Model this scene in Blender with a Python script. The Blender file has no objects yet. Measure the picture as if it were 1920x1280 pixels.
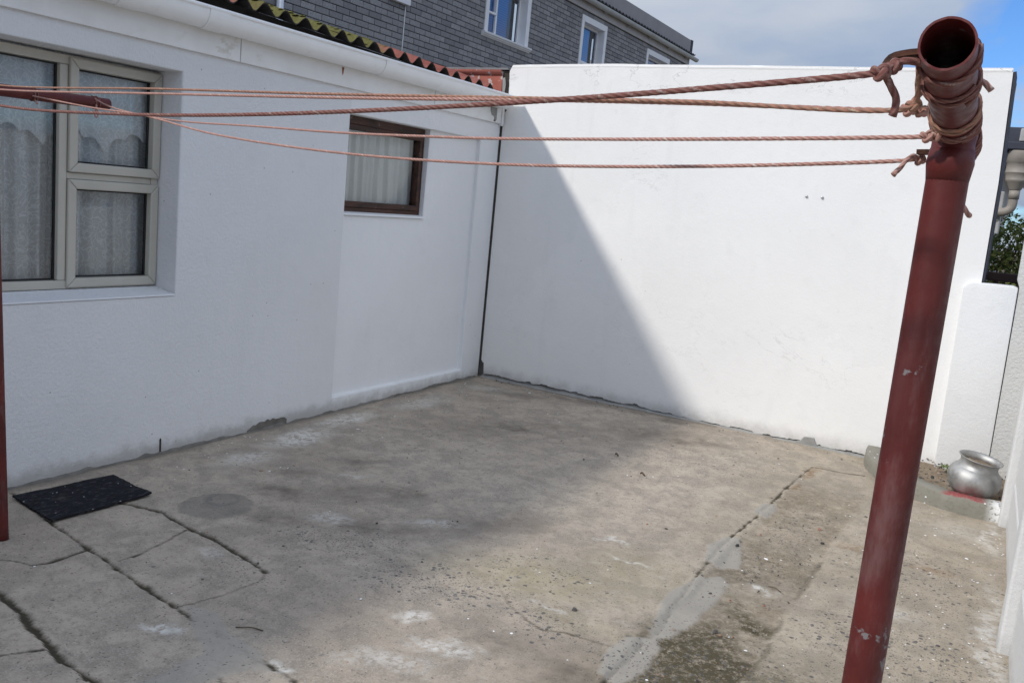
import bpy, bmesh, math, random
import numpy as np
from mathutils import Vector, Matrix
from mathutils import noise as mnoise

sc = bpy.context.scene
COL = sc.collection
random.seed(7)
RNG = np.random.default_rng(11)

# ------------------------------------------------------------------ camera
CAM = np.array((4.03, -6.62, 1.6))
F = 1662.0
c_right = Vector((0.86007, 0.50127, 0.09492))
c_down = Vector((0.16070, -0.08959, -0.98293))
c_fwd = Vector((-0.48420, 0.86064, -0.15760))
cd = bpy.data.cameras.new("camera")
cam = bpy.data.objects.new("camera", cd)
COL.objects.link(cam)
cam.matrix_world = Matrix(((c_right.x, -c_down.x, -c_fwd.x, CAM[0]),
                           (c_right.y, -c_down.y, -c_fwd.y, CAM[1]),
                           (c_right.z, -c_down.z, -c_fwd.z, CAM[2]), (0, 0, 0, 1)))
cd.sensor_width = 36
cd.lens = 36 * F / 1920
cd.clip_start = 0.05
cd.clip_end = 2000
sc.camera = cam

# ------------------------------------------------------------------ light
SUN = Vector((-0.72, -1.0, 0.93)).normalized()          # towards the sun
world = bpy.data.worlds.new("World")
sc.world = world
world.use_nodes = True
wn = world.node_tree
wn.nodes.clear()
def wnode(t, **kw):
    n = wn.nodes.new(t)
    for k, v in kw.items():
        setattr(n, k, v)
    return n
def wmath(op, a, b=None, c=None):
    n = wnode('ShaderNodeMath', operation=op)
    for i, v in enumerate((a, b, c)):
        if v is None: continue
        if isinstance(v, (int, float)): n.inputs[i].default_value = v
        else: wn.links.new(v, n.inputs[i])
    return n.outputs[0]
sky = wnode('ShaderNodeTexSky', sky_type='NISHITA', sun_disc=False)
sky.sun_elevation = math.asin(SUN.z)
sky.sun_rotation = math.atan2(SUN.x, SUN.y)
sky.air_density = 1.0
sky.dust_density = 0.3
sky.ozone_density = 2.0
tc = wnode('ShaderNodeTexCoord')
sep = wnode('ShaderNodeSeparateXYZ')
wn.links.new(tc.outputs['Generated'], sep.inputs[0])
den = wmath('ADD', wmath('MAXIMUM', sep.outputs[2], 0.0), 0.16)
px_ = wmath('DIVIDE', sep.outputs[0], den)
py_ = wmath('DIVIDE', sep.outputs[1], den)
comb = wnode('ShaderNodeCombineXYZ')
wn.links.new(px_, comb.inputs[0]); wn.links.new(py_, comb.inputs[1])
nz = wnode('ShaderNodeTexNoise')
nz.inputs['Scale'].default_value = 0.7
nz.inputs['Detail'].default_value = 7
nz.inputs['Roughness'].default_value = 0.52
nz.inputs['Distortion'].default_value = 0.3
mapn = wnode('ShaderNodeMapping')
mapn.inputs['Location'].default_value = (-9.153, -6.146, -0.831)
wn.links.new(comb.outputs[0], mapn.inputs[0]); wn.links.new(mapn.outputs[0], nz.inputs['Vector'])
mask = wnode('ShaderNodeValToRGB')
mask.color_ramp.elements[0].position = 0.415
mask.color_ramp.elements[1].position = 0.495
wn.links.new(nz.outputs['Fac'], mask.inputs[0])
nz2 = wnode('ShaderNodeTexNoise')
nz2.inputs['Scale'].default_value = 1.1
nz2.inputs['Detail'].default_value = 6
wn.links.new(comb.outputs[0], nz2.inputs['Vector'])
ccol = wnode('ShaderNodeValToRGB')
ccol.color_ramp.elements[0].position = 0.36
ccol.color_ramp.elements[0].color = (0.39, 0.51, 0.72, 1)
ccol.color_ramp.elements[1].position = 0.66
ccol.color_ramp.elements[1].color = (0.71, 0.75, 0.82, 1)
wn.links.new(nz2.outputs['Fac'], ccol.inputs[0])
SKY_STR = 0.15
boost = wnode('ShaderNodeVectorMath', operation='SCALE')
boost.inputs['Scale'].default_value = 1.0 / SKY_STR
zen = wmath('ADD', 0.68, wmath('MULTIPLY', wmath('MAXIMUM', sep.outputs[2], 0.0), 0.85))   # cloud is brighter overhead than at the horizon
czen = wnode('ShaderNodeVectorMath', operation='SCALE')
wn.links.new(ccol.outputs[0], czen.inputs[0]); wn.links.new(zen, czen.inputs['Scale'])
wn.links.new(czen.outputs[0], boost.inputs[0])
mixs = wnode('ShaderNodeMix', data_type='RGBA')
wn.links.new(mask.outputs[0], mixs.inputs[0])
deep = wnode('ShaderNodeVectorMath', operation='MULTIPLY')      # clear air, deep blue
deep.inputs[1].default_value = (0.42, 0.66, 1.0)
wn.links.new(sky.outputs[0], deep.inputs[0])
wn.links.new(deep.outputs[0], mixs.inputs[6])
wn.links.new(boost.outputs[0], mixs.inputs[7])
bg = wnode('ShaderNodeBackground')
bg.inputs['Strength'].default_value = SKY_STR
wn.links.new(mixs.outputs[2], bg.inputs['Color'])
wo = wnode('ShaderNodeOutputWorld')
wn.links.new(bg.outputs[0], wo.inputs['Surface'])

sl = bpy.data.lights.new("sun", 'SUN')
sl.energy = 2.75
sl.angle = math.radians(3.8)
sl.color = (1.0, 0.958, 0.895)
so = bpy.data.objects.new("sun", sl)
so.rotation_euler = SUN.to_track_quat('Z', 'Y').to_euler()
so.location = (0, 0, 20)
COL.objects.link(so)
vs = sc.view_settings
vs.view_transform = 'Standard'
vs.look = 'None'
vs.exposure = 0.0
vs.gamma = 1.0
vs.use_curve_mapping = False

# ------------------------------------------------------------------ helpers
def tag(o, label=None, cat=None, group=None, kind=None):
    if label: o["label"] = label
    if cat: o["category"] = cat
    if group: o["group"] = group
    if kind: o["kind"] = kind
    return o
def empty(name, loc=(0, 0, 0)):
    o = bpy.data.objects.new(name, None)
    o.location = loc
    o.empty_display_size = 0.1
    COL.objects.link(o)
    return o
def link(name, me, mat, parent=None, smooth=False):
    o = bpy.data.objects.new(name, me)
    COL.objects.link(o)
    if mat is not None and len(me.materials) == 0: me.materials.append(mat.m if isinstance(mat, Mat) else mat)
    if smooth:
        me.polygons.foreach_set('use_smooth', [True] * len(me.polygons))
    if parent is not None:
        o.parent = parent
        # children are modelled in world coordinates: cancel the parent's place
        off = Vector((0, 0, 0))
        p = parent
        while p is not None:
            off += p.location + p.matrix_parent_inverse.translation
            p = p.parent
        o.matrix_parent_inverse = Matrix.Translation(-off)
    return o
def pyd(name, v, f, mat, parent=None, smooth=False):
    me = bpy.data.meshes.new(name)
    me.from_pydata([tuple(map(float, p)) for p in v], [], [tuple(map(int, q)) for q in f])
    me.update()
    return link(name, me, mat, parent, smooth)
class MB:
    """collects vertices and faces for one mesh"""
    def __init__(s): s.v = []; s.f = []; s.uv = None
    def add(s, v, f):
        o = len(s.v); s.v += [tuple(p) for p in v]; s.f += [tuple(i + o for i in q) for q in f]; return s
    def box(s, a, b):
        x0, y0, z0 = a; x1, y1, z1 = b
        return s.add([(x0, y0, z0), (x1, y0, z0), (x1, y1, z0), (x0, y1, z0), (x0, y0, z1), (x1, y0, z1), (x1, y1, z1), (x0, y1, z1)],
                     [(0, 3, 2, 1), (4, 5, 6, 7), (0, 1, 5, 4), (1, 2, 6, 5), (2, 3, 7, 6), (3, 0, 4, 7)])
    def prism(s, pts, axis, a, b):
        """closed 2-D outline swept along axis ('x','y','z') from a to b"""
        n = len(pts)
        def P(p, t):
            return {'x': (t, p[0], p[1]), 'y': (p[0], t, p[1]), 'z': (p[0], p[1], t)}[axis]
        v = [P(p, a) for p in pts] + [P(p, b) for p in pts]
        f = [(i, (i + 1) % n, n + (i + 1) % n, n + i) for i in range(n)]
        f += [tuple(range(n - 1, -1, -1)), tuple(range(n, 2 * n))]
        return s.add(v, f)
    def tube(s, pts, rad, n=8, caps=True, lobes=0, twist=0.0, amp=0.0):
        pts = [Vector(p) for p in pts]
        m = len(pts)
        rads = rad if isinstance(rad, (list, tuple)) else [rad] * m
        T = []
        for i in range(m):
            t = pts[min(i + 1, m - 1)] - pts[max(i - 1, 0)]
            T.append(t.normalized() if t.length > 1e-9 else Vector((0, 0, 1)))
        up = Vector((0, 0, 1)) if abs(T[0].z) < 0.9 else Vector((1, 0, 0))
        nrm = (up - T[0] * up.dot(T[0])).normalized()
        v, f = [], []
        L = 0.0
        s.uvs = getattr(s, 'uvs', [])
        for i in range(m):
            if i: L += (pts[i] - pts[i - 1]).length
            nrm = nrm - T[i] * nrm.dot(T[i])
            nrm = nrm.normalized() if nrm.length > 1e-6 else T[i].orthogonal().normalized()
            bi = T[i].cross(nrm)
            for k in range(n):
                a = 2 * math.pi * k / n
                r = rads[i]
                if lobes: r *= 1 + amp * math.cos(lobes * (a - twist * L))
                v.append(pts[i] + nrm * (r * math.cos(a)) + bi * (r * math.sin(a)))
                s.uvs.append((k / n, L))
        for i in range(m - 1):
            for k in range(n):
                k2 = (k + 1) % n
                f.append((i * n + k, i * n + k2, (i + 1) * n + k2, (i + 1) * n + k))
        if caps:
            f.append(tuple(range(n - 1, -1, -1)))
            f.append(tuple((m - 1) * n + k for k in range(n)))
        return s.add(v, f)
    def build(s, name, mat, parent=None, smooth=False, bevel=0, seg=2, autos=None):
        o = pyd(name, s.v, s.f, mat, parent, smooth)
        if bevel:
            bm = bmesh.new(); bm.from_mesh(o.data)
            bmesh.ops.remove_doubles(bm, verts=bm.verts, dist=1e-5)
            bmesh.ops.recalc_face_normals(bm, faces=bm.faces)
            es = [e for e in bm.edges if len(e.link_faces) == 2 and e.calc_face_angle(0) > 0.6]
            bmesh.ops.bevel(bm, geom=es, offset=bevel, segments=seg, affect='EDGES', profile=0.5, clamp_overlap=True)
            bm.to_mesh(o.data); bm.free()
        if autos is not None:
            shade_angle(o, autos)
        return o
def shade_angle(o, ang=0.6):
    me = o.data
    me.polygons.foreach_set('use_smooth', [True] * len(me.polygons))
    bm = bmesh.new(); bm.from_mesh(me)
    for e in bm.edges:
        e.smooth = not (len(e.link_faces) != 2 or e.calc_face_angle(0) > ang)
    bm.to_mesh(me); bm.free()
def catmull(pts, step):
    P = [Vector(p) for p in pts]
    P = [P[0] * 2 - P[1]] + P + [P[-1] * 2 - P[-2]]
    out = []
    for i in range(1, len(P) - 2):
        a, b, c, d = P[i - 1:i + 3]
        n = max(1, int((c - b).length / step))
        ta = max((b - a).length, 1e-5) ** .5; tb = max((c - b).length, 1e-5) ** .5; tcc = max((d - c).length, 1e-5) ** .5
        m1 = ((b - a) / ta - (c - a) / (ta + tb) + (c - b) / tb) * tb
        m2 = ((c - b) / tb - (d - b) / (tb + tcc) + (d - c) / tcc) * tb
        for k in range(n):
            t = k / n
            h = (2 * t**3 - 3 * t**2 + 1, t**3 - 2 * t**2 + t, -2 * t**3 + 3 * t**2, t**3 - t**2)
            out.append(b * h[0] + m1 * h[1] + c * h[2] + m2 * h[3])
    out.append(P[-2])
    return out
_lat = {}
def vnoise(x, y, seed=0):
    """smooth value noise, 0..1, for numpy arrays"""
    if seed not in _lat:
        _lat[seed] = np.random.default_rng(seed + 100).random((256, 256))
    t = _lat[seed]
    xi = np.floor(x).astype(int); yi = np.floor(y).astype(int)
    fx = x - xi; fy = y - yi
    fx = fx * fx * (3 - 2 * fx); fy = fy * fy * (3 - 2 * fy)
    g = lambda i, j: t[i % 256, j % 256]
    return (g(xi, yi) * (1 - fx) + g(xi + 1, yi) * fx) * (1 - fy) + (g(xi, yi + 1) * (1 - fx) + g(xi + 1, yi + 1) * fx) * fy
def fbm(x, y, sc_, octv=4, seed=0, gain=0.5):
    s = 0; a = 1; t = 0
    x = np.asarray(x, float); y = np.asarray(y, float)
    for o in range(octv):
        s = s + a * vnoise(x * sc_ + 17.3 * o, y * sc_ - 9.1 * o, seed + o); t += a
        a *= gain; sc_ *= 2.03
    return s / t
def sstep(a, b, x):
    t = np.clip((x - a) / (b - a), 0, 1); return t * t * (3 - 2 * t)

# ------------------------------------------------------------------ materials
class Mat:
    def __init__(s, name, rough=0.85, spec=0.3, metal=0.0):
        s.m = bpy.data.materials.new(name); s.m.use_nodes = True
        s.nt = s.m.node_tree
        s.b = s.nt.nodes['Principled BSDF']
        s.b.inputs['Roughness'].default_value = rough
        s.b.inputs['Metallic'].default_value = metal
        s.b.inputs['Specular IOR Level'].default_value = spec
        s._pos = None
    def n(s, t, **kw):
        n = s.nt.nodes.new(t)
        for k, v in kw.items(): setattr(n, k, v)
        return n
    def set(s, inp, v):
        if isinstance(v, bpy.types.NodeSocket): s.nt.links.new(v, inp)
        elif isinstance(v, (tuple, list)) and len(v) == 3 and inp.type == 'RGBA': inp.default_value = (*v, 1)
        else: inp.default_value = v
    def pos(s):
        if s._pos is None: s._pos = s.n('ShaderNodeNewGeometry').outputs['Position']
        return s._pos
    def obj(s): return s.n('ShaderNodeTexCoord').outputs['Object']
    def vscale(s, v, sc3):
        n = s.n('ShaderNodeVectorMath', operation='MULTIPLY'); s.set(n.inputs[0], v); n.inputs[1].default_value = sc3
        return n.outputs[0]
    def voff(s, v, o3):
        n = s.n('ShaderNodeVectorMath', operation='ADD'); s.set(n.inputs[0], v); s.set(n.inputs[1], o3); return n.outputs[0]
    def noise(s, scale, detail=4, rough=0.55, vec=None, dist=0.0, col=False):
        n = s.n('ShaderNodeTexNoise'); s.set(n.inputs['Vector'], vec if vec is not None else s.pos())
        n.inputs['Scale'].default_value = scale; n.inputs['Detail'].default_value = detail
        n.inputs['Roughness'].default_value = rough; n.inputs['Distortion'].default_value = dist
        return n.outputs['Color' if col else 'Fac']
    def vor(s, scale, vec=None, feature='F1', rnd=1.0):
        n = s.n('ShaderNodeTexVoronoi', feature=feature); s.set(n.inputs['Vector'], vec if vec is not None else s.pos())
        n.inputs['Scale'].default_value = scale; n.inputs['Randomness'].default_value = rnd
        return n
    def ramp(s, fac, *stops, interp='LINEAR'):
        n = s.n('ShaderNodeValToRGB'); s.set(n.inputs[0], fac); cr = n.color_ramp; cr.interpolation = interp
        while len(cr.elements) < len(stops): cr.elements.new(0.5)
        for e, (p, c) in zip(cr.elements, stops):
            e.position = p; e.color = (c, c, c, 1) if isinstance(c, (int, float)) else (*c, 1)
        return n.outputs[0]
    def mr(s, v, a, b, c=0.0, d=1.0):
        n = s.n('ShaderNodeMapRange', interpolation_type='SMOOTHSTEP'); s.set(n.inputs[0], v)
        for i, q in enumerate((a, b, c, d)): n.inputs[i + 1].default_value = q
        return n.outputs[0]
    def math(s, op, a, b=None, clamp=False):
        n = s.n('ShaderNodeMath', operation=op, use_clamp=clamp); s.set(n.inputs[0], a)
        if b is not None: s.set(n.inputs[1], b)
        return n.outputs[0]
    def mul(s, a, b): return s.math('MULTIPLY', a, b)
    def add(s, a, b): return s.math('ADD', a, b)
    def mix(s, fac, a, b, mode='MIX'):
        n = s.n('ShaderNodeMix', data_type='RGBA', blend_type=mode, clamp_factor=True)
        s.set(n.inputs[0], fac); s.set(n.inputs[6], a); s.set(n.inputs[7], b)
        return n.outputs[2]
    def attr(s, name):
        n = s.n('ShaderNodeAttribute'); n.attribute_name = name
        q = s.n('ShaderNodeSeparateColor'); s.nt.links.new(n.outputs['Color'], q.inputs[0])
        return q.outputs
    def sepx(s, v=None):
        q = s.n('ShaderNodeSeparateXYZ'); s.set(q.inputs[0], v if v is not None else s.pos()); return q.outputs
    def col(s, c): s.set(s.b.inputs['Base Color'], c); return s
    def rough(s, r): s.set(s.b.inputs['Roughness'], r); return s
    def bump(s, h, strength=0.3, dist=0.01):
        n = s.n('ShaderNodeBump'); n.inputs['Strength'].default_value = strength; n.inputs['Distance'].default_value = dist
        s.set(n.inputs['Height'], h)
        s.nt.links.new(n.outputs[0], s.b.inputs['Normal']); return s

def grime(name, c, var=0.12, sc_=6.0, rough=0.8, bumps=60, bstr=0.15, spec=0.3, dirt=None, dirt_amt=0.5):
    """a plain painted or mineral surface: tone drift, fine grain, patches of dirt"""
    m = Mat(name, rough, spec)
    n1 = m.noise(sc_, 5); n2 = m.noise(bumps, 3)
    col = m.mix(m.ramp(n1, (0.3, 0.0), (0.7, 1.0)), tuple(x * (1 - var) for x in c), tuple(min(x * (1 + var), 1) for x in c))
    if dirt:
        col = m.mix(m.mul(m.mr(m.noise(sc_ * 1.7, 6, 0.65), 0.52, 0.72), dirt_amt), col, dirt)
    m.col(col); m.bump(n2, bstr, 0.004)
    return m

# white plaster of the house (rough, orange-peel left of the recess, smoother beyond)
def plaster(name, white=(0.80, 0.80, 0.81), peel=0.5, smooth_right=True, basez=0.05, dirtamt=0.6, seedoff=(0, 0, 0), bstr=0.45, cracks=0.0):
    m = Mat(name, 0.78, 0.25)
    p = m.voff(m.pos(), seedoff)
    big = m.noise(1.3, 5, 0.6, p); mid = m.noise(7, 5, 0.6, p); fine = m.noise(55, 3, 0.6, p); grain = m.noise(230, 2, 0.5, p)
    col = m.mix(m.ramp(big, (0.32, 0), (0.68, 1)), tuple(x * 0.955 for x in white), white)
    col = m.mix(m.mul(m.mr(mid, 0.55, 0.75), 0.22), col, (0.66, 0.665, 0.66))
    streak = m.noise(3.2, 4, 0.6, m.vscale(p, (2.2, 2.2, 0.22)))
    col = m.mix(m.mul(m.mr(streak, 0.56, 0.78), 0.18), col, (0.60, 0.60, 0.585))
    # scuffs and pin holes
    v = m.vor(17, p); spot = m.math('LESS_THAN', v.outputs['Distance'], 0.075)
    rnd = m.sepx(v.outputs['Color'])[0]
    col = m.mix(m.mul(m.mul(spot, m.math('GREATER_THAN', rnd, 0.982)), 0.6), col, (0.22, 0.21, 0.20))
    if smooth_right:      # the infilled doorway and all beyond it are a step whiter
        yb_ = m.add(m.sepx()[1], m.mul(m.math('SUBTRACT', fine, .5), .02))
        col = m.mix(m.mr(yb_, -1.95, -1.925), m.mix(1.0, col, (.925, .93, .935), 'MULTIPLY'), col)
    if cracks:
        cn = m.noise(1.7, 7, 0.62, m.vscale(p, (0.7, 1, 1.6)), 0.5)
        line = m.mr(m.math('ABSOLUTE', m.math('SUBTRACT', cn, 0.5)), 0.0012, 0.0042, 1.0, 0.0)
        zz_ = m.sepx()[2]
        where = m.math('ADD', m.mr(m.noise(1.1, 3, .5, p), .52, .66, 0, .35), m.mr(zz_, 2.45, 2.66), True)
        col = m.mix(m.mul(m.mul(line, where), cracks), col, (.40, .395, .385))
        pt = m.vor(1.15, m.voff(p, m.vscale(m.noise(4, 4, .6, p, 0, True), (.5, .5, .5))))
        col = m.mix(m.mul(m.sepx(pt.outputs['Color'])[0], 0.30), col, tuple(x * .90 for x in white))
        sm = m.noise(9, 5, .7, m.vscale(p, (1.0, 1, 0.7)))
        col = m.mix(m.mul(m.mr(sm, .60, .74), .30), col, (.58, .575, .56))
    # splashed dirt along the foot
    z = m.sepx()[2]
    foot = m.math('SUBTRACT', 1.0, m.mr(m.add(z, m.mul(m.math('SUBTRACT', m.noise(9, 5, 0.65, p), 0.5), -0.16)), basez * 0.3, basez * 2.4))
    col = m.mix(m.mul(foot, dirtamt), col, (0.30, 0.285, 0.26))
    m.col(col)
    h = m.add(m.mul(fine, peel), m.mul(grain, 0.35))
    if smooth_right:
        y = m.sepx()[1]
        k = m.mr(y, -2.9, -1.9, 1.0, 0.35)
        h = m.mul(h, k)
    h = m.add(h, m.mul(mid, 0.9))
    m.bump(h, bstr, 0.012)
    return m
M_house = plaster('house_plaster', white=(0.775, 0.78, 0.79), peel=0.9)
M_back = plaster('boundary_plaster', white=(0.85, 0.84, 0.82), peel=0.35, smooth_right=False, basez=0.07, dirtamt=0.55, seedoff=(5, 3, 1), bstr=0.28, cracks=0.75)
M_rough = plaster('rough_grey_plaster', white=(0.60, 0.60, 0.585), peel=1.6, smooth_right=False, basez=0.03, dirtamt=0.4, seedoff=(2, 8, 4))
M_low = plaster('low_wall_plaster', white=(0.78, 0.78, 0.775), peel=0.4, smooth_right=False, basez=0.03, dirtamt=0.3, seedoff=(9, 1, 4))
M_precast = plaster('precast_paint', white=(0.66, 0.66, 0.655), peel=0.5, smooth_right=False, basez=0.04, dirtamt=0.3, seedoff=(4, 4, 4))
M_core = grime('bare_cement', (0.17, 0.16, 0.145), 0.25, 12, 0.95, 70, 0.8, 0.1)
M_dark = grime('dark_cavity', (0.05, 0.045, 0.04), 0.3, 12, 0.95, 70, 0.6, 0.1)
M_cempatch = grime('exposed_cement', (0.30, 0.295, 0.28), 0.15, 14, 0.95, 80, 0.6, 0.1)

# ---------------------------------------------------------------- ground
def make_ground_material():
    m = Mat('yard_concrete', 0.9, 0.2)
    p = m.pos()
    a1 = m.attr('m1'); a2 = m.attr('m2'); a3 = m.attr('m3')
    nA = m.noise(1.1, 6, 0.6); nB = m.noise(6.5, 6, 0.65, None, 0.4); nC = m.noise(38, 5, 0.7); nD = m.noise(150, 4, 0.65); nE = m.noise(15, 6, 0.7, None, 0.6)
    col = m.mix(m.ramp(nA, (0.3, 0), (0.7, 1)), (0.345, 0.298, 0.252), (0.462, 0.410, 0.350))
    col = m.mix(m.mul(m.mr(nB, 0.38, 0.60), 0.95), m.mix(0.62, col, (0.225, 0.203, 0.180)), col)
    col = m.mix(m.mul(m.mr(nE, 0.50, 0.68), 0.42), col, (0.215, 0.190, 0.165))
    col = m.mix(m.mul(m.mr(nE, 0.30, 0.46, 1, 0), 0.30), col, (0.50, 0.465, 0.415))
    col = m.mix(m.mul(m.mr(nC, 0.52, 0.66), 0.45), col, (0.17, 0.150, 0.130))
    col = m.mix(m.mul(m.mr(nD, 0.50, 0.66), 0.50), col, (0.50, 0.465, 0.42))
    col = m.mix(m.mul(m.mr(nD, 0.30, 0.42, 1, 0), 0.45), col, (0.15, 0.132, 0.115))
    # ochre and dark staining
    col = m.mix(m.mul(a2[1], m.mr(nE, .3, .6, .25, .62)), col, m.mix(nB, (0.30, 0.255, 0.15), (0.37, 0.335, 0.225)))
    col = m.mix(m.mul(a3[1], m.mr(nC, 0.30, 0.62)), col, (0.23, 0.15, 0.085))
    col = m.mix(m.mul(a1[1], m.mr(nB, 0.25, 0.6, 0.35, 1.0)), col, (0.125, 0.108, 0.092))
    # fresh cement repairs
    pc = m.mix(nB, (0.27, 0.262, 0.245), (0.375, 0.365, 0.342))
    col = m.mix(m.mul(a1[2], 0.82), col, pc)
    col = m.mix(m.mul(a3[2], 0.85), col, m.mix(nC, (0.115, 0.112, 0.106), (0.19, 0.185, 0.175)))
    # moss
    ms = m.mul(a1[0], m.mr(m.add(m.mul(nC, 0.6), m.mul(nD, 0.4)), 0.33, 0.56))
    col = m.mix(ms, col, m.mix(nD, (0.035, 0.031, 0.019), (0.120, 0.102, 0.060)))
    # aggregate stones worn out of the surface
    warp = m.voff(p, m.vscale(m.noise(70, 3, 0.6, None, 0, True), (0.017, 0.017, 0.0)))
    v1 = m.vor(46, m.vscale(warp, (1.0, 1.0, 1.0)), rnd=1.0)
    rc = m.sepx(v1.outputs['Color'])
    dens = m.add(a2[0], m.mul(m.mr(m.noise(2.3, 4), 0.5, 0.75), 0.06))
    st = m.mul(m.mr(m.add(m.add(v1.outputs['Distance'], m.mul(nC, 0.3)), m.mul(rc[2], 0.30)), 0.50, 0.62, 1.0, 0.0), m.math('LESS_THAN', rc[0], m.mul(dens, 0.95)))
    stc = m.ramp(rc[1], (0.0, (0.075, 0.078, 0.088)), (0.55, (0.12, 0.125, 0.135)), (0.80, (0.18, 0.175, 0.17)), (0.93, (0.30, 0.22, 0.18)), interp='CONSTANT')
    col = m.mix(m.mul(st, 0.8), col, stc)
    v2 = m.vor(105, warp); rc2 = m.sepx(v2.outputs['Color'])
    st2 = m.mul(m.math('LESS_THAN', v2.outputs['Distance'], 0.36), m.math('LESS_THAN', rc2[0], m.add(0.075, m.mul(dens, 0.50))))
    col = m.mix(m.mul(st2, 0.7), col, (0.095, 0.092, 0.092))
    # chalky scuffs and drips of white paint
    col = m.mix(m.mul(a2[2], m.mr(m.add(m.mul(nC, 0.55), m.mul(nE, 0.45)), 0.42, 0.54)), col, (0.62, 0.615, 0.60))
    # open cracks with dirt
    col = m.mix(a3[0], col, m.mix(nD, (0.028, 0.024, 0.019), (0.085, 0.075, 0.052)))
    col = m.mix(1.0, col, (1.0, 0.962, 0.905), 'MULTIPLY')      # sandy warmth of the whole mix
    m.col(col)
    h = m.add(m.mul(nC, 0.8), m.mul(nD, 0.35))
    h = m.add(h, m.mul(st, 0.25))
    h = m.add(h, m.mul(ms, 0.5))
    m.bump(h, 0.45, 0.006)
    m.rough(m.mr(nB, 0.3, 0.7, 0.8, 0.95))
    return m
M_ground = make_ground_material()
M_earth = grime('bare_earth', (0.19, 0.155, 0.115), 0.25, 5, 0.95, 50, 0.8, 0.1, (0.10, 0.085, 0.06))

J1 = [(0.45, -4.02), (.538, -3.974), (.731, -3.931), (.929, -3.972), (1.138, -3.988), (1.312, -4.026), (1.545, -4.069)]
J1b = [(1.545, -4.069), (1.584, -4.136), (1.581, -4.30), (1.562, -4.437), (1.53, -4.52)]
J2 = [(0.05, -4.24), (.548, -4.343), (.865, -4.407), (1.101, -4.441), (1.352, -4.474), (1.522, -4.501)]
J2c = [(1.522, -4.501), (1.719, -4.548), (1.873, -4.565), (2.044, -4.583), (2.222, -4.606), (2.5, -4.66)]
J2a = [(0.0, -4.93), (.45, -4.80), (.719, -4.689), (.771, -4.655), (.849, -4.638), (.869, -4.585), (.865, -4.407)]
J3 = [(0.0, -4.74), (.70, -4.82), (.997, -4.851), (1.188, -4.877), (1.363, -4.928), (1.531, -4.97), (1.696, -4.979), (1.76, -4.987), (2.4, -5.05)]
HAIR = [(1.037, -4.394), (1.046, -4.275), (1.017, -4.145), (.971, -3.993)]
HAIR2 = [(1.32, -5.17), (1.40, -5.06), (1.45, -4.97)]
RJ0 = [(3.018, -.562), (3.148, -.554), (3.246, -.53), (3.34, -.50)]
RJ1 = [(3.018, -.562), (2.992, -.952), (2.98, -1.574), (2.959, -2.151), (2.961, -2.608), (2.982, -2.977), (3.034, -3.441), (3.014, -3.864), (3.006, -3.981), (3.0, -5.6)]
RJ2 = [(3.439, -1.298), (3.431, -1.798), (3.407, -2.238), (3.40, -2.674), (3.412, -3.115), (3.411, -3.437), (3.418, -3.642), (3.42, -5.6)]
CR1 = [(2.30, -3.50), (2.49, -3.68), (2.66, -3.76), (2.75, -3.72), (2.98, -3.70)]
CR2 = [(1.60, -3.93), (1.35, -3.80), (1.15, -3.78), (1.02, -3.86)]
CR3 = [(1.75, -4.30), (1.80, -4.18), (1.92, -4.10), (1.93, -4.22), (1.82, -4.32)]
CR4 = [(1.90, -4.59), (1.99, -4.72), (2.09, -4.76), (2.16, -4.95), (2.3, -5.2)]

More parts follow.
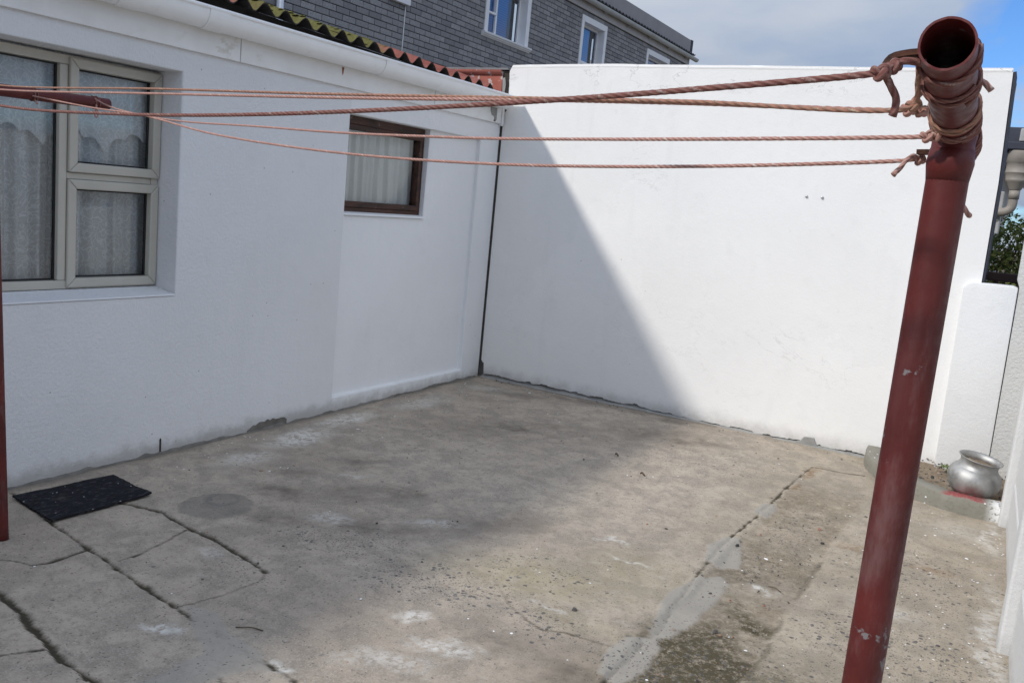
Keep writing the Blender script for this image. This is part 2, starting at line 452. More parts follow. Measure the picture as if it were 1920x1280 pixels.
def build_ground():
    gnd = pyd('ground', [(-400, -400, -0.045), (400, -400, -0.045), (400, 400, -0.045), (-400, 400, -0.045)], [(0, 1, 2, 3)], M_earth)
    tag(gnd, kind='structure')
    s = 0.0085
    xs = np.arange(-0.12, 4.42, s); ys = np.arange(-5.65, 0.13, s)
    X, Y = np.meshgrid(xs, ys, indexing='xy')
    x = X.ravel(); y = Y.ravel()
    wx = x + (fbm(x, y, 5, 4, 31) - .5) * 0.035 + (fbm(x, y, 28, 3, 35) - .5) * 0.022
    wy = y + (fbm(x, y, 5, 4, 41) - .5) * 0.035 + (fbm(x, y, 28, 3, 45) - .5) * 0.022
    def dist(poly, warp=True, amt=1.0):
        qx = x + (wx - x) * amt; qy = y + (wy - y) * amt
        d = np.full(x.shape, 9.0)
        for (ax, ay), (bx, by) in zip(poly[:-1], poly[1:]):
            dx, dy = bx - ax, by - ay
            t = np.clip(((qx - ax) * dx + (qy - ay) * dy) / (dx * dx + dy * dy), 0, 1)
            d = np.minimum(d, np.hypot(qx - ax - t * dx, qy - ay - t * dy))
        return d
    def blob(cx, cy, rx, ry, rot=0, soft=0.5, amt=1.0):
        a = math.radians(rot); ca, sa = math.cos(a), math.sin(a)
        qx = x + (wx - x) * 4.0 * amt; qy = y + (wy - y) * 4.0 * amt
        u = ((qx - cx) * ca + (qy - cy) * sa) / rx; v = (-(qx - cx) * sa + (qy - cy) * ca) / ry
        return 1 - sstep(1 - soft, 1 + soft * .25, np.hypot(u, v))
    def poly(pts, edge=0.012):
        qx, qy = wx, wy
        inside = np.zeros(x.shape, bool)
        n = len(pts)
        for i in range(n):
            ax, ay = pts[i]; bx, by = pts[(i + 1) % n]
            c = ((ay > qy) != (by > qy)) & (qx < (bx - ax) * (qy - ay) / (by - ay + 1e-12) + ax)
            inside ^= c
        d = dist(list(pts) + [pts[0]])
        sd = np.where(inside, d, -d)
        return sstep(-edge, edge, sd)
    z = 0.03 * sstep(-2.6, 0.0, y) + (fbm(x, y, 1.2, 3, 3) - .5) * 0.012 + (fbm(x, y, 9, 3, 5) - .5) * 0.005
    crack = np.zeros(x.shape)
    wv = fbm(x, y, 3.5, 3, 51)
    wv2 = np.clip((fbm(x, y, 13, 4, 55, .7) - .5) * 2.6 + .45, 0, 1.2)
    def joint(pl, w, depth, var=1.0, amt=1.0):
        nonlocal z, crack
        d = dist(pl, amt=amt * .6)
        ww = np.maximum(w * (1 - var * 0.5 + var * wv2), 0.0)
        thin = np.clip(ww / 0.009, 0.0, 1.0)
        ww = np.maximum(ww, 0.0075)
        k = 1 - sstep(ww * 0.55, ww, d)
        z = z - depth * k * thin
        crack = np.maximum(crack, k * (0.25 + 0.75 * thin))
    joint(J1, 0.013, 0.010); joint(J1b, 0.003, 0.001, 1.6); joint(J2, 0.0125, 0.012, 1.3); joint(J2c, 0.010, 0.005, 1.5)
    joint(J2a, 0.010, 0.006, 1.4); joint(J3, 0.0115, 0.012, 1.6); joint(HAIR, 0.006, 0.003, 1.5); joint(HAIR2, 0.007, 0.003, 1.4)
    joint(RJ0, 0.009, 0.004, 1.4); joint(RJ1, 0.008, 0.006, 1.7); joint(CR1, 0.0030, 0.001, 1.6)
    joint(CR4, 0.006, 0.002, 1.5)
    # broken lip of the infill strip
    d2 = dist(RJ2)
    strip = sstep(2.985, 3.03, wx) * (1 - sstep(3.385, 3.43, wx)) * (1 - sstep(-1.35, -0.75, y))
    z = z - 0.012 * strip * sstep(-1.0, -2.2, y)
    crack = np.maximum(crack, 0.45 * (1 - sstep(0.004, 0.02 * (0.4 + 1.2 * wv), d2)) * (wv > 0.46))
    # cement repairs
    PA = [(2.94, -2.62), (2.905, -2.42), (2.93, -2.24), (3.00, -2.20), (3.06, -2.36), (3.10, -2.58), (3.02, -2.66)]
    PB = [(3.03, -3.56), (2.975, -3.36), (2.935, -3.08), (2.97, -2.86), (3.06, -2.74), (3.12, -2.80), (3.13, -3.08), (3.12, -3.30), (3.08, -3.48)]
    PC = [(2.97, -3.90), (2.93, -3.74), (2.955, -3.60), (3.045, -3.50), (3.09, -3.56), (3.10, -3.76), (3.06, -3.92)]
    PD = [(2.94, -1.76), (2.94, -1.58), (2.99, -1.53), (3.03, -1.62), (3.02, -1.79)]
    PE = [(1.56, -4.47), (1.68, -4.44), (1.80, -4.52), (2.02, -4.55), (2.10, -4.62), (2.04, -4.66), (2.00, -4.82), (1.92, -5.3), (1.74, -5.3), (1.86, -4.86), (1.86, -4.66), (1.70, -4.58)]
    patch = np.zeros(x.shape)
    for P_, h in ((PA, .005), (PB, .006), (PC, .006), (PD, .004), (PE, .003)):
        k = poly(P_)
        patch = np.maximum(patch, k * (0.75 if P_ is PE else 1.0)); z = z + h * k
        crack *= (1 - k * 0.95)
    # round sealed drain
    rr = np.hypot((wx - 0.84) / 0.175, (wy + 3.70) / 0.175)
    rnd = 1 - sstep(0.93, 1.05, rr)
    r2 = np.hypot((wx - 0.80) / 0.07, (wy + 3.64) / 0.07)
    z = z + 0.004 * rnd + 0.004 * (1 - sstep(0.85, 1.05, r2)) - 0.003 * np.exp(-((r2 - 1.1) / 0.12) ** 2)
    dcem = rnd * (0.62 + 0.3 * np.exp(-((r2 - 1.05) / 0.15) ** 2))
    # stains
    dark = np.zeros(x.shape)
    for b in ((0.95, -3.32, .34, .11, 22, .9), (0.76, -3.05, .16, .10, 50, .9), (0.86, -2.62, .26, .12, 60, .9), (1.30, -3.02, .40, .16, 40, 1),
              (1.55, -3.35, .42, .16, 30, 1), (1.15, -3.62, .30, .1, 20, 1), (1.9, -3.0, .5, .2, 40, 1), (.45, -.35, .5, .2, 0, 1), (1.4, -.12, 1.2, .10, 0, 1),
              (2.1, -0.6, .7, .3, 20, 1), (2.62, -3.92, .35, .16, -10, 1), (1.2, -1.3, .8, .4, 40, 1), (2.85, -3.95, .25, .25, 0, 1)):
        dark = np.maximum(dark, blob(*b[:5], soft=b[5]) * 0.8)
    dark *= np.clip((fbm(x, y, 7, 5, 71, .62) - .22) * 2.3, 0, 1.25)
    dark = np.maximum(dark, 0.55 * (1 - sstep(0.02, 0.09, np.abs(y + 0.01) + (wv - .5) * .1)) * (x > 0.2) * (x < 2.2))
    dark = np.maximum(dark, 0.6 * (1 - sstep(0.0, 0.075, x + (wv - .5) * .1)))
    agg = np.zeros(x.shape)
    for b, k in (((1.55, -3.60, .34, .20, 35), 1.0), ((2.15, -3.68, .46, .22, 10), 1.0), ((2.62, -3.70, .25, .16, -10), .9), ((2.4, -3.30, .4, .25, 30), .5),
                 ((3.35, -3.75, .5, .5, 0), .8), ((3.9, -3.0, .5, .5, 0), .75), ((3.8, -2.2, .4, .7, 0), .38), ((2.3, -1.1, .7, .5, 20), .30), ((1.45, -4.15, .2, .1, 0), .5),
                 ((3.2, -2.0, .2, .8, 0), .5), ((1.0, -1.6, .6, .8, 0), .12)):
        agg = np.maximum(agg, k * blob(*b, soft=.8))
    algae = np.maximum(blob(2.42, -3.35, .55, .34, 20, .95), 0.8 * blob(2.75, -3.05, .4, .5, 0, .95))
    algae = np.maximum(algae, .75 * blob(2.75, -3.62, .25, .16, 0, .9)) * (0.5 + 0.8 * fbm(x, y, 5, 3, 81))
    algae = np.maximum(algae, 0.32 * sstep(2.4, 3.1, x) * (0.4 + fbm(x, y, 3, 3, 83)))
    scuff = np.zeros(x.shape)
    for b, k in (((2.25, -3.95, .09, .05, 30), .9), ((2.45, -4.10, .14, .07, 20), .9), ((1.61, -4.64, .09, .05, 30), .9), ((2.36, -4.32, .2, .08, 30), .6), ((2.12, -4.60, .06, .04, 0), .9),
                 ((2.52, -2.70, .12, .025, 10), .8), ((2.66, -2.9, .15, .02, -12), .8), ((2.62, -3.58, .12, .015, -10), .8), ((1.0, -2.85, .12, .05, 45), .5), ((1.75, -3.15, .18, .08, 40), .5),
                 ((1.35, -3.42, .15, .07, 30), .6), ((.28, -2.55, .16, .34, 0), 1.), ((.20, -2.0, .13, .28, 0), 1.), ((.40, -3.1, .14, .24, 0), .7), ((.25, -1.2, .15, .4, 0), .6), ((.35, -.4, .25, .12, 20), .45), ((3.95, -1.2, .2, .25, 0), .35),
                 ((3.26, -2.75, .09, .05, 0), .9), ((3.75, -2.6, .18, .1, 0), .5), ((1.25, -4.12, .08, .04, 0), .5), ((4.15, -2.6, .06, .8, 0), .7), ((4.1, -1.2, .06, .35, 0), .8)):
        scuff = np.maximum(scuff, k * blob(*b, soft=.9))
    moss = np.maximum(strip * (0.25 + 0.55 * sstep(-2.2, -3.5, y)), 0)
    moss *= 0.35 + 1.1 * sstep(.38, .62, fbm(x, y, 4.5, 4, 91))
    moss = np.maximum(moss, 1.0 * blob(3.18, -3.72, .26, .62, 0, .5))
    moss = np.maximum(moss, 0.75 * blob(3.50, -3.75, .40, .45, 0, .8))
    moss *= (1 - patch)
    sand = np.maximum(blob(3.03, -.72, .05, .2, 0, .8), .8 * blob(3.03, -1.12, .04, .14, 0, .8))
    sand = np.maximum(sand, 0.35 * strip * fbm(x, y, 6, 3, 99))
    sand = np.maximum(sand, .6 * blob(3.85, -1.95, .12, .06, 0, .8)); sand = np.maximum(sand, .6 * blob(3.55, -1.9, .14, .05, 0, .8))
    V = np.stack([x, y, z], 1)
    nx, ny = len(xs), len(ys)
    ii, jj = np.meshgrid(np.arange(nx - 1), np.arange(ny - 1))
    a = (jj * nx + ii).ravel()
    quads = np.stack([a, a + 1, a + nx + 1, a + nx], 1)
    fx = x[a] + s / 2; fy = y[a] + s / 2
    # the joints divide the yard into slabs
    fwx = wx[a]; fwy = wy[a]
    def lin(pl, t, k):
        q = np.array(sorted(pl, key=lambda p: p[k])); return np.interp(t, q[:, k], q[:, 1 - k])
    y1 = lin(J1, fwx, 0); y2 = lin(J2 + J2c[1:], fwx, 0); y3 = lin(J3, fwx, 0)
    x1 = lin(RJ1, fwy, 1); x2 = lin(RJ2, fwy, 1)
    rid = np.zeros(len(a), int)
    rid[(fwy < y1) & (fwy >= y2) & (fwx < 1.565)] = 1
    rid[(fwy < y2) & (fwy >= y3) & (fwx < 2.2)] = 2
    rid[(fwy < y2) & (fwy >= y3) & (fwx < 0.86) & (fwy > -4.70)] = 3
    rid[(fwy < y3) & (fwx < 2.2)] = 4
    rid[(fwx >= x1) & (fwx < x2) & (fwy < -.56)] = 5
    rid[(fwx >= x2) & (fwy < -.53)] = 6
    R = np.stack([moss, dark, patch, np.ones_like(x)], 1)
    G = np.stack([agg, algae, scuff, np.ones_like(x)], 1)
    Bm = np.stack([np.clip(crack, 0, 1), sand, dcem, np.ones_like(x)], 1)
    lab = {0: 'wide stained main slab of the yard', 1: 'slab beside the black mat, cracked across', 2: 'slab at the lower left between two open joints',
           3: 'small slab at the foot of the left pole', 4: 'slab in the bottom left corner', 5: 'mossy strip of rough infill concrete', 6: 'speckled slab along the right wall'}
    for r in range(7):
        q = quads[rid == r]
        if not len(q): continue
        used, inv = np.unique(q, return_inverse=True)
        me = bpy.data.meshes.new('concrete_slab')
        me.from_pydata(V[used].tolist(), [], inv.reshape(-1, 4).tolist())
        for nm, arr in (('m1', R), ('m2', G), ('m3', Bm)):
            at_ = me.attributes.new(nm, 'FLOAT_COLOR', 'POINT')
            at_.data.foreach_set('color', np.ascontiguousarray(arr[used], dtype=np.float32).ravel())
        o = link('concrete_slab', me, M_ground, gnd, True)
        o['label'] = lab[r]
    # the same paving goes on behind the camera
    b = MB().add([(-0.12, -14, 0), (4.8, -14, 0), (4.8, -5.64, 0), (-0.12, -5.64, 0)], [(0, 1, 2, 3)])
    o = b.build('concrete_slab', M_ground, gnd)
    b = MB().add([(4.41, -5.65, -0.004), (4.8, -5.65, -0.004), (4.8, .13, -0.004), (4.41, .13, -0.004)], [(0, 1, 2, 3)])
    b.build('concrete_slab', M_ground, gnd)
    return gnd
ground = build_ground()

# ------------------------------------------------------------------ house on the left
M_fascia = Mat('fascia_paint', 0.5, 0.35)
_p = M_fascia.pos()
_c = M_fascia.mix(M_fascia.ramp(M_fascia.noise(5, 5, 0.6), (0.3, 0), (0.7, 1)), (0.72, 0.715, 0.70), (0.80, 0.80, 0.795))
_s = M_fascia.mul(M_fascia.mr(M_fascia.noise(6.5, 5, 0.6, M_fascia.vscale(_p, (1, 1, 1.6))), 0.53, 0.62), M_fascia.mr(M_fascia.noise(1.1, 2), 0.45, 0.6))
_c = M_fascia.mix(M_fascia.mul(_s, 0.55), _c, (0.50, 0.465, 0.385))
_v = M_fascia.vor(11, _p); _k = M_fascia.mul(M_fascia.math('LESS_THAN', _v.outputs['Distance'], 0.06), M_fascia.math('GREATER_THAN', M_fascia.sepx(_v.outputs['Color'])[0], 0.8))
_c = M_fascia.mix(M_fascia.mul(_k, 0.8), _c, (0.06, 0.045, 0.04))
M_fascia.col(_c); M_fascia.bump(M_fascia.noise(40, 4), 0.12, 0.004)
M_pvc = Mat('white_gutter_plastic', 0.38, 0.45)
_c = M_pvc.mix(M_pvc.ramp(M_pvc.noise(3.5, 5, 0.6), (0.3, 0), (0.75, 1)), (0.80, 0.80, 0.79), (0.86, 0.865, 0.865))
_c = M_pvc.mix(M_pvc.mul(M_pvc.mr(M_pvc.noise(9, 6, 0.7), 0.55, 0.75), 0.35), _c, (0.60, 0.585, 0.54))
M_pvc.col(_c)
M_alu = grime('beige_window_frame', (0.46, 0.44, 0.385), 0.05, 4, 0.42, 80, 0.03, 0.4, (0.36, 0.34, 0.29), 0.3)
M_gasket = grime('black_gasket', (0.02, 0.02, 0.02), 0.2, 10, 0.6, 60, 0.1)
M_wood = Mat('dark_brown_wood', 0.6, 0.3)
_g = M_wood.noise(22, 5, 0.6, M_wood.vscale(M_wood.pos(), (1.0, 0.18, 1.0)))
_c = M_wood.mix(M_wood.ramp(_g, (0.35, 0), (0.7, 1)), (0.030, 0.016, 0.012), (0.088, 0.038, 0.025))
_c = M_wood.mix(M_wood.mul(M_wood.mr(M_wood.noise(14, 6, 0.7), 0.60, 0.74), 0.55), _c, (0.34, 0.31, 0.28))
M_wood.col(_c); M_wood.bump(_g, 0.3, 0.003)
def glass_mat(name, tint=(0.93, 0.96, 0.96)):
    m = bpy.data.materials.new(name); m.use_nodes = True
    nt = m.node_tree; nt.nodes.clear()
    o = nt.nodes.new('ShaderNodeOutputMaterial'); t = nt.nodes.new('ShaderNodeBsdfTransparent'); g = nt.nodes.new('ShaderNodeBsdfGlossy')
    mx = nt.nodes.new('ShaderNodeMixShader'); fr = nt.nodes.new('ShaderNodeFresnel'); ad = nt.nodes.new('ShaderNodeMath')
    ad.operation = 'MULTIPLY'; ad.use_clamp = True; ad.inputs[1].default_value = 1.75   # both faces of the sheet reflect
    fr.inputs['IOR'].default_value = 1.52; g.inputs['Roughness'].default_value = 0.01
    t.inputs[0].default_value = (*tint, 1)
    nt.links.new(fr.outputs[0], ad.inputs[0]); nt.links.new(ad.outputs[0], mx.inputs[0])
    nt.links.new(t.outputs[0], mx.inputs[1]); nt.links.new(g.outputs[0], mx.inputs[2]); nt.links.new(mx.outputs[0], o.inputs[0])
    return m
M_glass = glass_mat('window_glass')
def lace_mat(name, base=(0.78, 0.79, 0.82), open_=0.35):
    m = bpy.data.materials.new(name); m.use_nodes = True
    nt = m.node_tree; nt.nodes.clear()
    N = nt.nodes.new
    o = N('ShaderNodeOutputMaterial'); t = N('ShaderNodeBsdfTransparent'); d = N('ShaderNodeBsdfDiffuse'); tl = N('ShaderNodeBsdfTranslucent')
    d.inputs[0].default_value = (*base, 1); tl.inputs[0].default_value = (*base, 1)
    m1 = N('ShaderNodeMixShader'); m1.inputs[0].default_value = 0.12
    nt.links.new(d.outputs[0], m1.inputs[1]); nt.links.new(tl.outputs[0], m1.inputs[2])
    geo = N('ShaderNodeNewGeometry')
    vo = N('ShaderNodeTexVoronoi'); vo.feature = 'DISTANCE_TO_EDGE'; vo.inputs['Scale'].default_value = 24
    no = N('ShaderNodeTexNoise'); no.inputs['Scale'].default_value = 9; no.inputs['Detail'].default_value = 2
    ad = N('ShaderNodeVectorMath'); ad.operation = 'MULTIPLY_ADD'; ad.inputs[1].default_value = (.25, .25, .25)
    nt.links.new(geo.outputs['Position'], no.inputs['Vector']); nt.links.new(no.outputs['Color'], ad.inputs[0]); nt.links.new(geo.outputs['Position'], ad.inputs[2])
    nt.links.new(ad.outputs[0], vo.inputs['Vector'])
    mr = N('ShaderNodeMapRange'); mr.inputs[1].default_value = 0.02; mr.inputs[2].default_value = 0.10; mr.inputs[3].default_value = open_ * 0.08; mr.inputs[4].default_value = open_
    nt.links.new(vo.outputs['Distance'], mr.inputs[0])
    mx = N('ShaderNodeMixShader')
    nt.links.new(mr.outputs[0], mx.inputs[0]); nt.links.new(m1.outputs[0], mx.inputs[1]); nt.links.new(t.outputs[0], mx.inputs[2])
    nt.links.new(mx.outputs[0], o.inputs[0])
    return m
M_lace = lace_mat('white_lace', (.91, .92, .94), .24)
M_lace2 = lace_mat('white_net', (0.90, 0.91, 0.89), 0.03)
M_roof = Mat('corrugated_fibre_cement', 0.9, 0.15)
_x, _y, _z = M_roof.sepx()
_n = M_roof.noise(9, 6, 0.65); _n2 = M_roof.noise(45, 4, 0.6)
_red = M_roof.mix(M_roof.ramp(_n, (0.35, 0), (0.65, 1)), (0.20, 0.062, 0.050), (0.29, 0.108, 0.088))
_red = M_roof.mix(M_roof.mr(_n2, 0.55, 0.72, 0, 0.6), _red, (0.13, 0.10, 0.085))
_mossc = M_roof.mix(_n2, (0.06, 0.058, 0.020), (0.18, 0.168, 0.055))
_blk = M_roof.mix(_n, (0.035, 0.03, 0.027), (0.10, 0.075, 0.06))
_wy = M_roof.add(_y, M_roof.mul(M_roof.math('SUBTRACT', _n, 0.5), 0.5))
_mm = M_roof.mul(M_roof.mr(_wy, -3.02, -2.80), M_roof.mr(_wy, -1.72, -1.55, 1, 0))
_c = M_roof.mix(_mm, _red, _mossc)
_c = M_roof.mix(M_roof.mul(M_roof.mr(_wy, -3.25, -2.95, 1, 0), M_roof.mr(_n2, 0.40, 0.55)), _c, _blk)
M_roof.col(_c); M_roof.bump(M_roof.add(_n2, M_roof.mul(_mm, M_roof.noise(60, 3))), 0.7, 0.012)
M_roofshade = grime('shaded_sheet_underside', (0.045, 0.038, 0.034), 0.3, 9, 0.95, 50, 0.5)  # under-eave shade put into the colour of sheet undersides and ends

def cell_wall(name, ybr, zbr, depth, xback, mat, parent, bev=0.012):
    levels = sorted({0.0, xback} | {depth(.5 * (ybr[i] + ybr[i + 1]), .5 * (zbr[j] + zbr[j + 1])) for i in range(len(ybr) - 1) for j in range(len(zbr) - 1)} - {None}, reverse=True)
    def D(i, j):
        if i < 0 or j < 0 or i >= len(ybr) - 1 or j >= len(zbr) - 1: return xback
        d = depth(.5 * (ybr[i] + ybr[i + 1]), .5 * (zbr[j] + zbr[j + 1]))
        return xback if d is None else d
    b = MB()
    def spans(a, c):
        hi, lo = max(a, c), min(a, c)
        ls = [l for l in levels if lo <= l <= hi]
        return list(zip(ls[:-1], ls[1:]))
    for i in range(-1, len(ybr) - 1):
        for j in range(-1, len(zbr) - 1):
            d = D(i, j)
            if i >= 0 and j >= 0 and d != xback:
                y0, y1, z0, z1 = ybr[i], ybr[i + 1], zbr[j], zbr[j + 1]
                b.add([(d, y0, z0), (d, y1, z0), (d, y1, z1), (d, y0, z1)], [(0, 1, 2, 3)])
                b.add([(xback, y0, z0), (xback, y1, z0), (xback, y1, z1), (xback, y0, z1)], [(3, 2, 1, 0)])
            if j >= 0:
                e = D(i + 1, j); yy = ybr[i + 1]
                for h, l in spans(d, e):
                    b.add([(h, yy, zbr[j]), (l, yy, zbr[j]), (l, yy, zbr[j + 1]), (h, yy, zbr[j + 1])], [(0, 1, 2, 3) if d > e else (3, 2, 1, 0)])
            if i >= 0:
                e = D(i, j + 1); zz = zbr[j + 1]
                for h, l in spans(d, e):
                    b.add([(h, ybr[i], zz), (h, ybr[i + 1], zz), (l, ybr[i + 1], zz), (l, ybr[i], zz)], [(0, 1, 2, 3) if d > e else (3, 2, 1, 0)])
    o = pyd(name, b.v, b.f, mat, parent)
    bm = bmesh.new(); bm.from_mesh(o.data)
    bmesh.ops.remove_doubles(bm, verts=bm.verts, dist=1e-5)
    bmesh.ops.recalc_face_normals(bm, faces=bm.faces)
    bmesh.ops.dissolve_limit(bm, angle_limit=0.01, verts=bm.verts, edges=bm.edges)
    es = [e for e in bm.edges if len(e.link_faces) == 2 and e.calc_face_angle(0) > 0.6 and min(v.co.x for v in e.verts) > xback + 0.02]
    bmesh.ops.bevel(bm, geom=es, offset=bev, segments=3, affect='EDGES', profile=0.5, clamp_overlap=True)
    bm.to_mesh(o.data); bm.free()
    shade_angle(o, 0.7)
    return o

house = empty('house', (0, -3, 0))
tag(house, 'low white plastered house with corrugated roof and gutter on the left', 'house')
WY0, WY1, WZ0, WZ1 = -5.45, -3.30, 0.897, 2.10      # big window opening
SY0, SY1, SZ0, SZ1 = -1.935, -0.965, 1.385, 2.06    # small window opening
RY1, RZ0, RZ1 = -0.30, 0.115, 2.06                  # shallow recess round the small window
def hdepth(y, z):
    if WY0 < y < WY1 and WZ0 < z < WZ1: return None
    if SY0 < y < SY1 and SZ0 < z < SZ1: return None
    if SY0 < y < RY1 and RZ0 < z < RZ1: return -0.042
    return 0.0
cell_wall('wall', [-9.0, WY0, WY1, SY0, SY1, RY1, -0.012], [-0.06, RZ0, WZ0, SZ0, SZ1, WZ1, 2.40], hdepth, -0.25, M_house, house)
# other walls, so the rooms are dark
b = MB(); b.box((-5.2, -9.0, 0), (-5.0, -0.05, 2.9)); b.box((-5.0, -9.0, 0), (-0.25, -8.8, 2.75))
b.box((-5.0, -.2, 0), (-0.252, -0.055, 2.38)); b.build('wall', M_house, house)
b = MB(); b.box((-5.0, -8.8, 2.30), (-0.255, -0.2, 2.33)); b.build('ceiling_board', M_dark, house)
b = MB(); b.box((-5.0, -8.8, 0.0), (-0.255, -0.2, 0.05)); b.build('floor', M_dark, house)
# broken plaster along the foot
for (y0, y1, h, nm) in ((-2.72, -2.38, 0.045, 'broken_plaster'),):
    pts = [(y0, -0.02)]
    n = 14
    for k in range(n + 1):
        t = k / n
        pts.append((y0 + (y1 - y0) * t, 0.018 + h * math.sin(math.pi * t) ** .7 * (0.5 + 0.6 * random.random()) + 0.02 * t))
    pts.append((y1, -0.02))
    MB().prism(pts, 'x', -0.01, 0.004).build(nm, M_core, house)
b = MB().prism([(-3.372, -0.01), (-3.362, -0.01), (-3.363, .086), (-3.368, .092), (-3.374, .085)], 'x', -0.008, 0.003)
b.build('weep_slot', M_dark, house)
# loose cement skirt along the foot of the wall
b = MB(); rows = []
yy = np.arange(-5.6, -0.06, 0.015)
for y in yy:
    w = 0.004 + 0.028 * float(fbm(y, 0.3, 9, 4, 61)) ** 1.5; hgt = 0.002 + 0.028 * float(fbm(y, 1.7, 11, 4, 62)) ** 1.5
    zb = 0.03 * float(sstep(-2.6, 0, y))
    rows += [(-0.02, y, zb + hgt), (0.004, y, zb + hgt), (w * .6, y, zb + hgt * .55), (w, y, zb - 0.006)]
n = len(yy)
b.add(rows, [(i * 4 + k, i * 4 + k + 1, (i + 1) * 4 + k + 1, (i + 1) * 4 + k) for i in range(n - 1) for k in range(3)])
b.build('cement_skirt', M_core, house, True)
# fascia boards
for (y0, y1) in ((-9.0, -2.931), (-2.925, -1.027), (-1.021, -0.052)):
    MB().box((0.001, y0, 2.216), (0.022, y1, 2.40)).build('fascia_board', M_fascia, house, bevel=0.003)
MB().box((0.0015, -0.050, 2.20), (0.03, -0.016, 2.40)).build('fascia_end', M_fascia, house, bevel=0.003)
b = MB().prism([(-0.235, 2.335), (-0.13, 2.335), (-0.128, 2.24), (-0.16, 2.236), (-0.165, 2.262), (-0.205, 2.27), (-0.228, 2.30)], 'x', 0.02, 0.0255)
b.build('bare_cement_patch', M_cempatch, house)
MB().prism([(-0.17, 2.236), (-0.14, 2.238), (-0.145, 2.224), (-0.168, 2.226)], 'x', 0.02, 0.0265).build('peeled_spot', M_core, house)
MB().prism([(-2.075, 2.335), (-2.055, 2.335), (-2.06, 2.30), (-2.066, 2.285), (-2.072, 2.30)], 'x', 0.02, 0.0235).build('rust_streak', grime('rust', (0.25, 0.09, 0.04), 0.3, 30, 0.9), house)
# gutter
def gutter_profile(grow=0.0, th=0.004):
    cx, cz, rx, rz = 0.082, 2.432, 0.070 + grow, 0.098 + grow
    out = [(cx + rx * math.cos(a), cz + rz * math.sin(a)) for a in np.linspace(0, -math.pi, 25)]
    inn = [(cx + (rx - th) * math.cos(a), cz + (rz - th) * math.sin(a)) for a in np.linspace(-math.pi, 0, 25)]
    if not grow:
        lip = [(cx + rx - th, cz), (cx + rx - th - .006, cz + .004), (cx + rx - th - .005, cz + .013), (cx + rx + .004, cz + .014), (cx + rx + .008, cz + .006), (cx + rx + .006, cz - .003)]
        return out + inn[:-1] + lip
    return out + inn
gut = empty('gutter', (0.08, -3, 2.4)); gut.parent = house; gut.matrix_parent_inverse = Matrix.Translation(-house.location)
gp = gutter_profile()
gut_o = MB().prism(gp, 'y', -9.0, -0.075).build('trough', M_pvc, gut, autos=0.6)
for y in (-5.6, -3.725, -3.20, -1.73):
    wdt = 0.066 if y > -3.3 and y < -3.1 else 0.058
    MB().prism(gutter_profile(0.0045, 0.006), 'y', y - wdt, y + wdt).build('joint_collar', M_pvc, gut, autos=0.6)
MB().prism([(0.082 + .072 * math.cos(a), 2.432 + .1 * math.sin(a)) for a in np.linspace(0, -math.pi, 25)], 'y', -0.076, -0.066).build('end_stop', M_pvc, gut, autos=0.6)
# corrugated sheets
roof = empty('roof', (0, -3, 2.5)); roof.parent = house; roof.matrix_parent_inverse = Matrix.Translation(-house.location)
PITCH = 0.165; SL = math.tan(math.radians(14.3))
def eave_z(y): return 2.482 - 0.0235 * (max(y, -6) + 0.3)
def sheet(y0, nw, k):
    m = 10
    ny = nw * m
    xs = [0.055, 0.05, -0.02, -0.1, -0.2, -0.4, -0.8, -1.4, -2.0, -2.9]
    v = []; f = []
    for xi, x in enumerate(xs):
        for j in range(ny + 1):
            y = y0 + j * PITCH / m
            z = eave_z(y) + (0.05 - x) * SL + 0.029 * math.sin(2 * math.pi * j / m) + 0.003 * k
            z += 0.006 * (mnoise.noise(Vector((x * 6, y * 18, k))))
            v.append((x + 0.01 * mnoise.noise(Vector((y * 9, k, 0))) * (xi < 2), y, z))
    w = ny + 1
    nv = len(v)
    v += [(p[0] - .002, p[1], p[2] - 0.0075) for p in v]
    for i in range(len(xs) - 1):
        for j in range(ny):
            a = i * w + j
            f.append((a, a + 1, a + w + 1, a + w)); f.append((nv + a + w, nv + a + w + 1, nv + a + 1, nv + a))
    for j in range(ny):
        f.append((j + 1, j, nv + j, nv + j + 1))
        a = (len(xs) - 1) * w + j; f.append((a, a + 1, nv + a + 1, nv + a))
    o = pyd('corrugated_sheet', v, f, M_roof, roof)
    o.data.materials.append(M_roofshade.m)
    o.data.polygons.foreach_set('material_index', [1 if min(q) >= nv or (min(q) < nv <= max(q)) else 0 for q in f])
    shade_angle(o, 0.8)
yy = -9.1
k = 0
while yy < -0.2:
    nw = 6
    if yy + 6 * PITCH > -0.03:
        nw = max(1, int((-0.02 - yy) / PITCH))
    sheet(yy, nw, k % 2); yy += nw * PITCH; k += 1
    if nw < 6: break
for xc_, nm_ in ((-2.88, 'closure_board'), (-0.085, 'eave_board')):
    zt_ = lambda y: eave_z(y) + (0.05 - xc_) * SL - 0.037
    MB().add([(xc_, -9, 2.33), (xc_, -6, 2.33), (xc_, -0.05, 2.33), (xc_, -0.05, zt_(-.05)), (xc_, -6, zt_(-6)), (xc_, -9, zt_(-9))], [(0, 1, 4, 5), (1, 2, 3, 4)]).build(nm_, M_roofshade, roof)
v = [(-2.85, -9, 3.30), (-2.85, -0.05, 3.20), (-5.3, -0.05, 2.75), (-5.3, -9, 2.75)]
MB().add(v, [(0, 1, 2, 3)]).build('rear_slope', M_roof, roof)
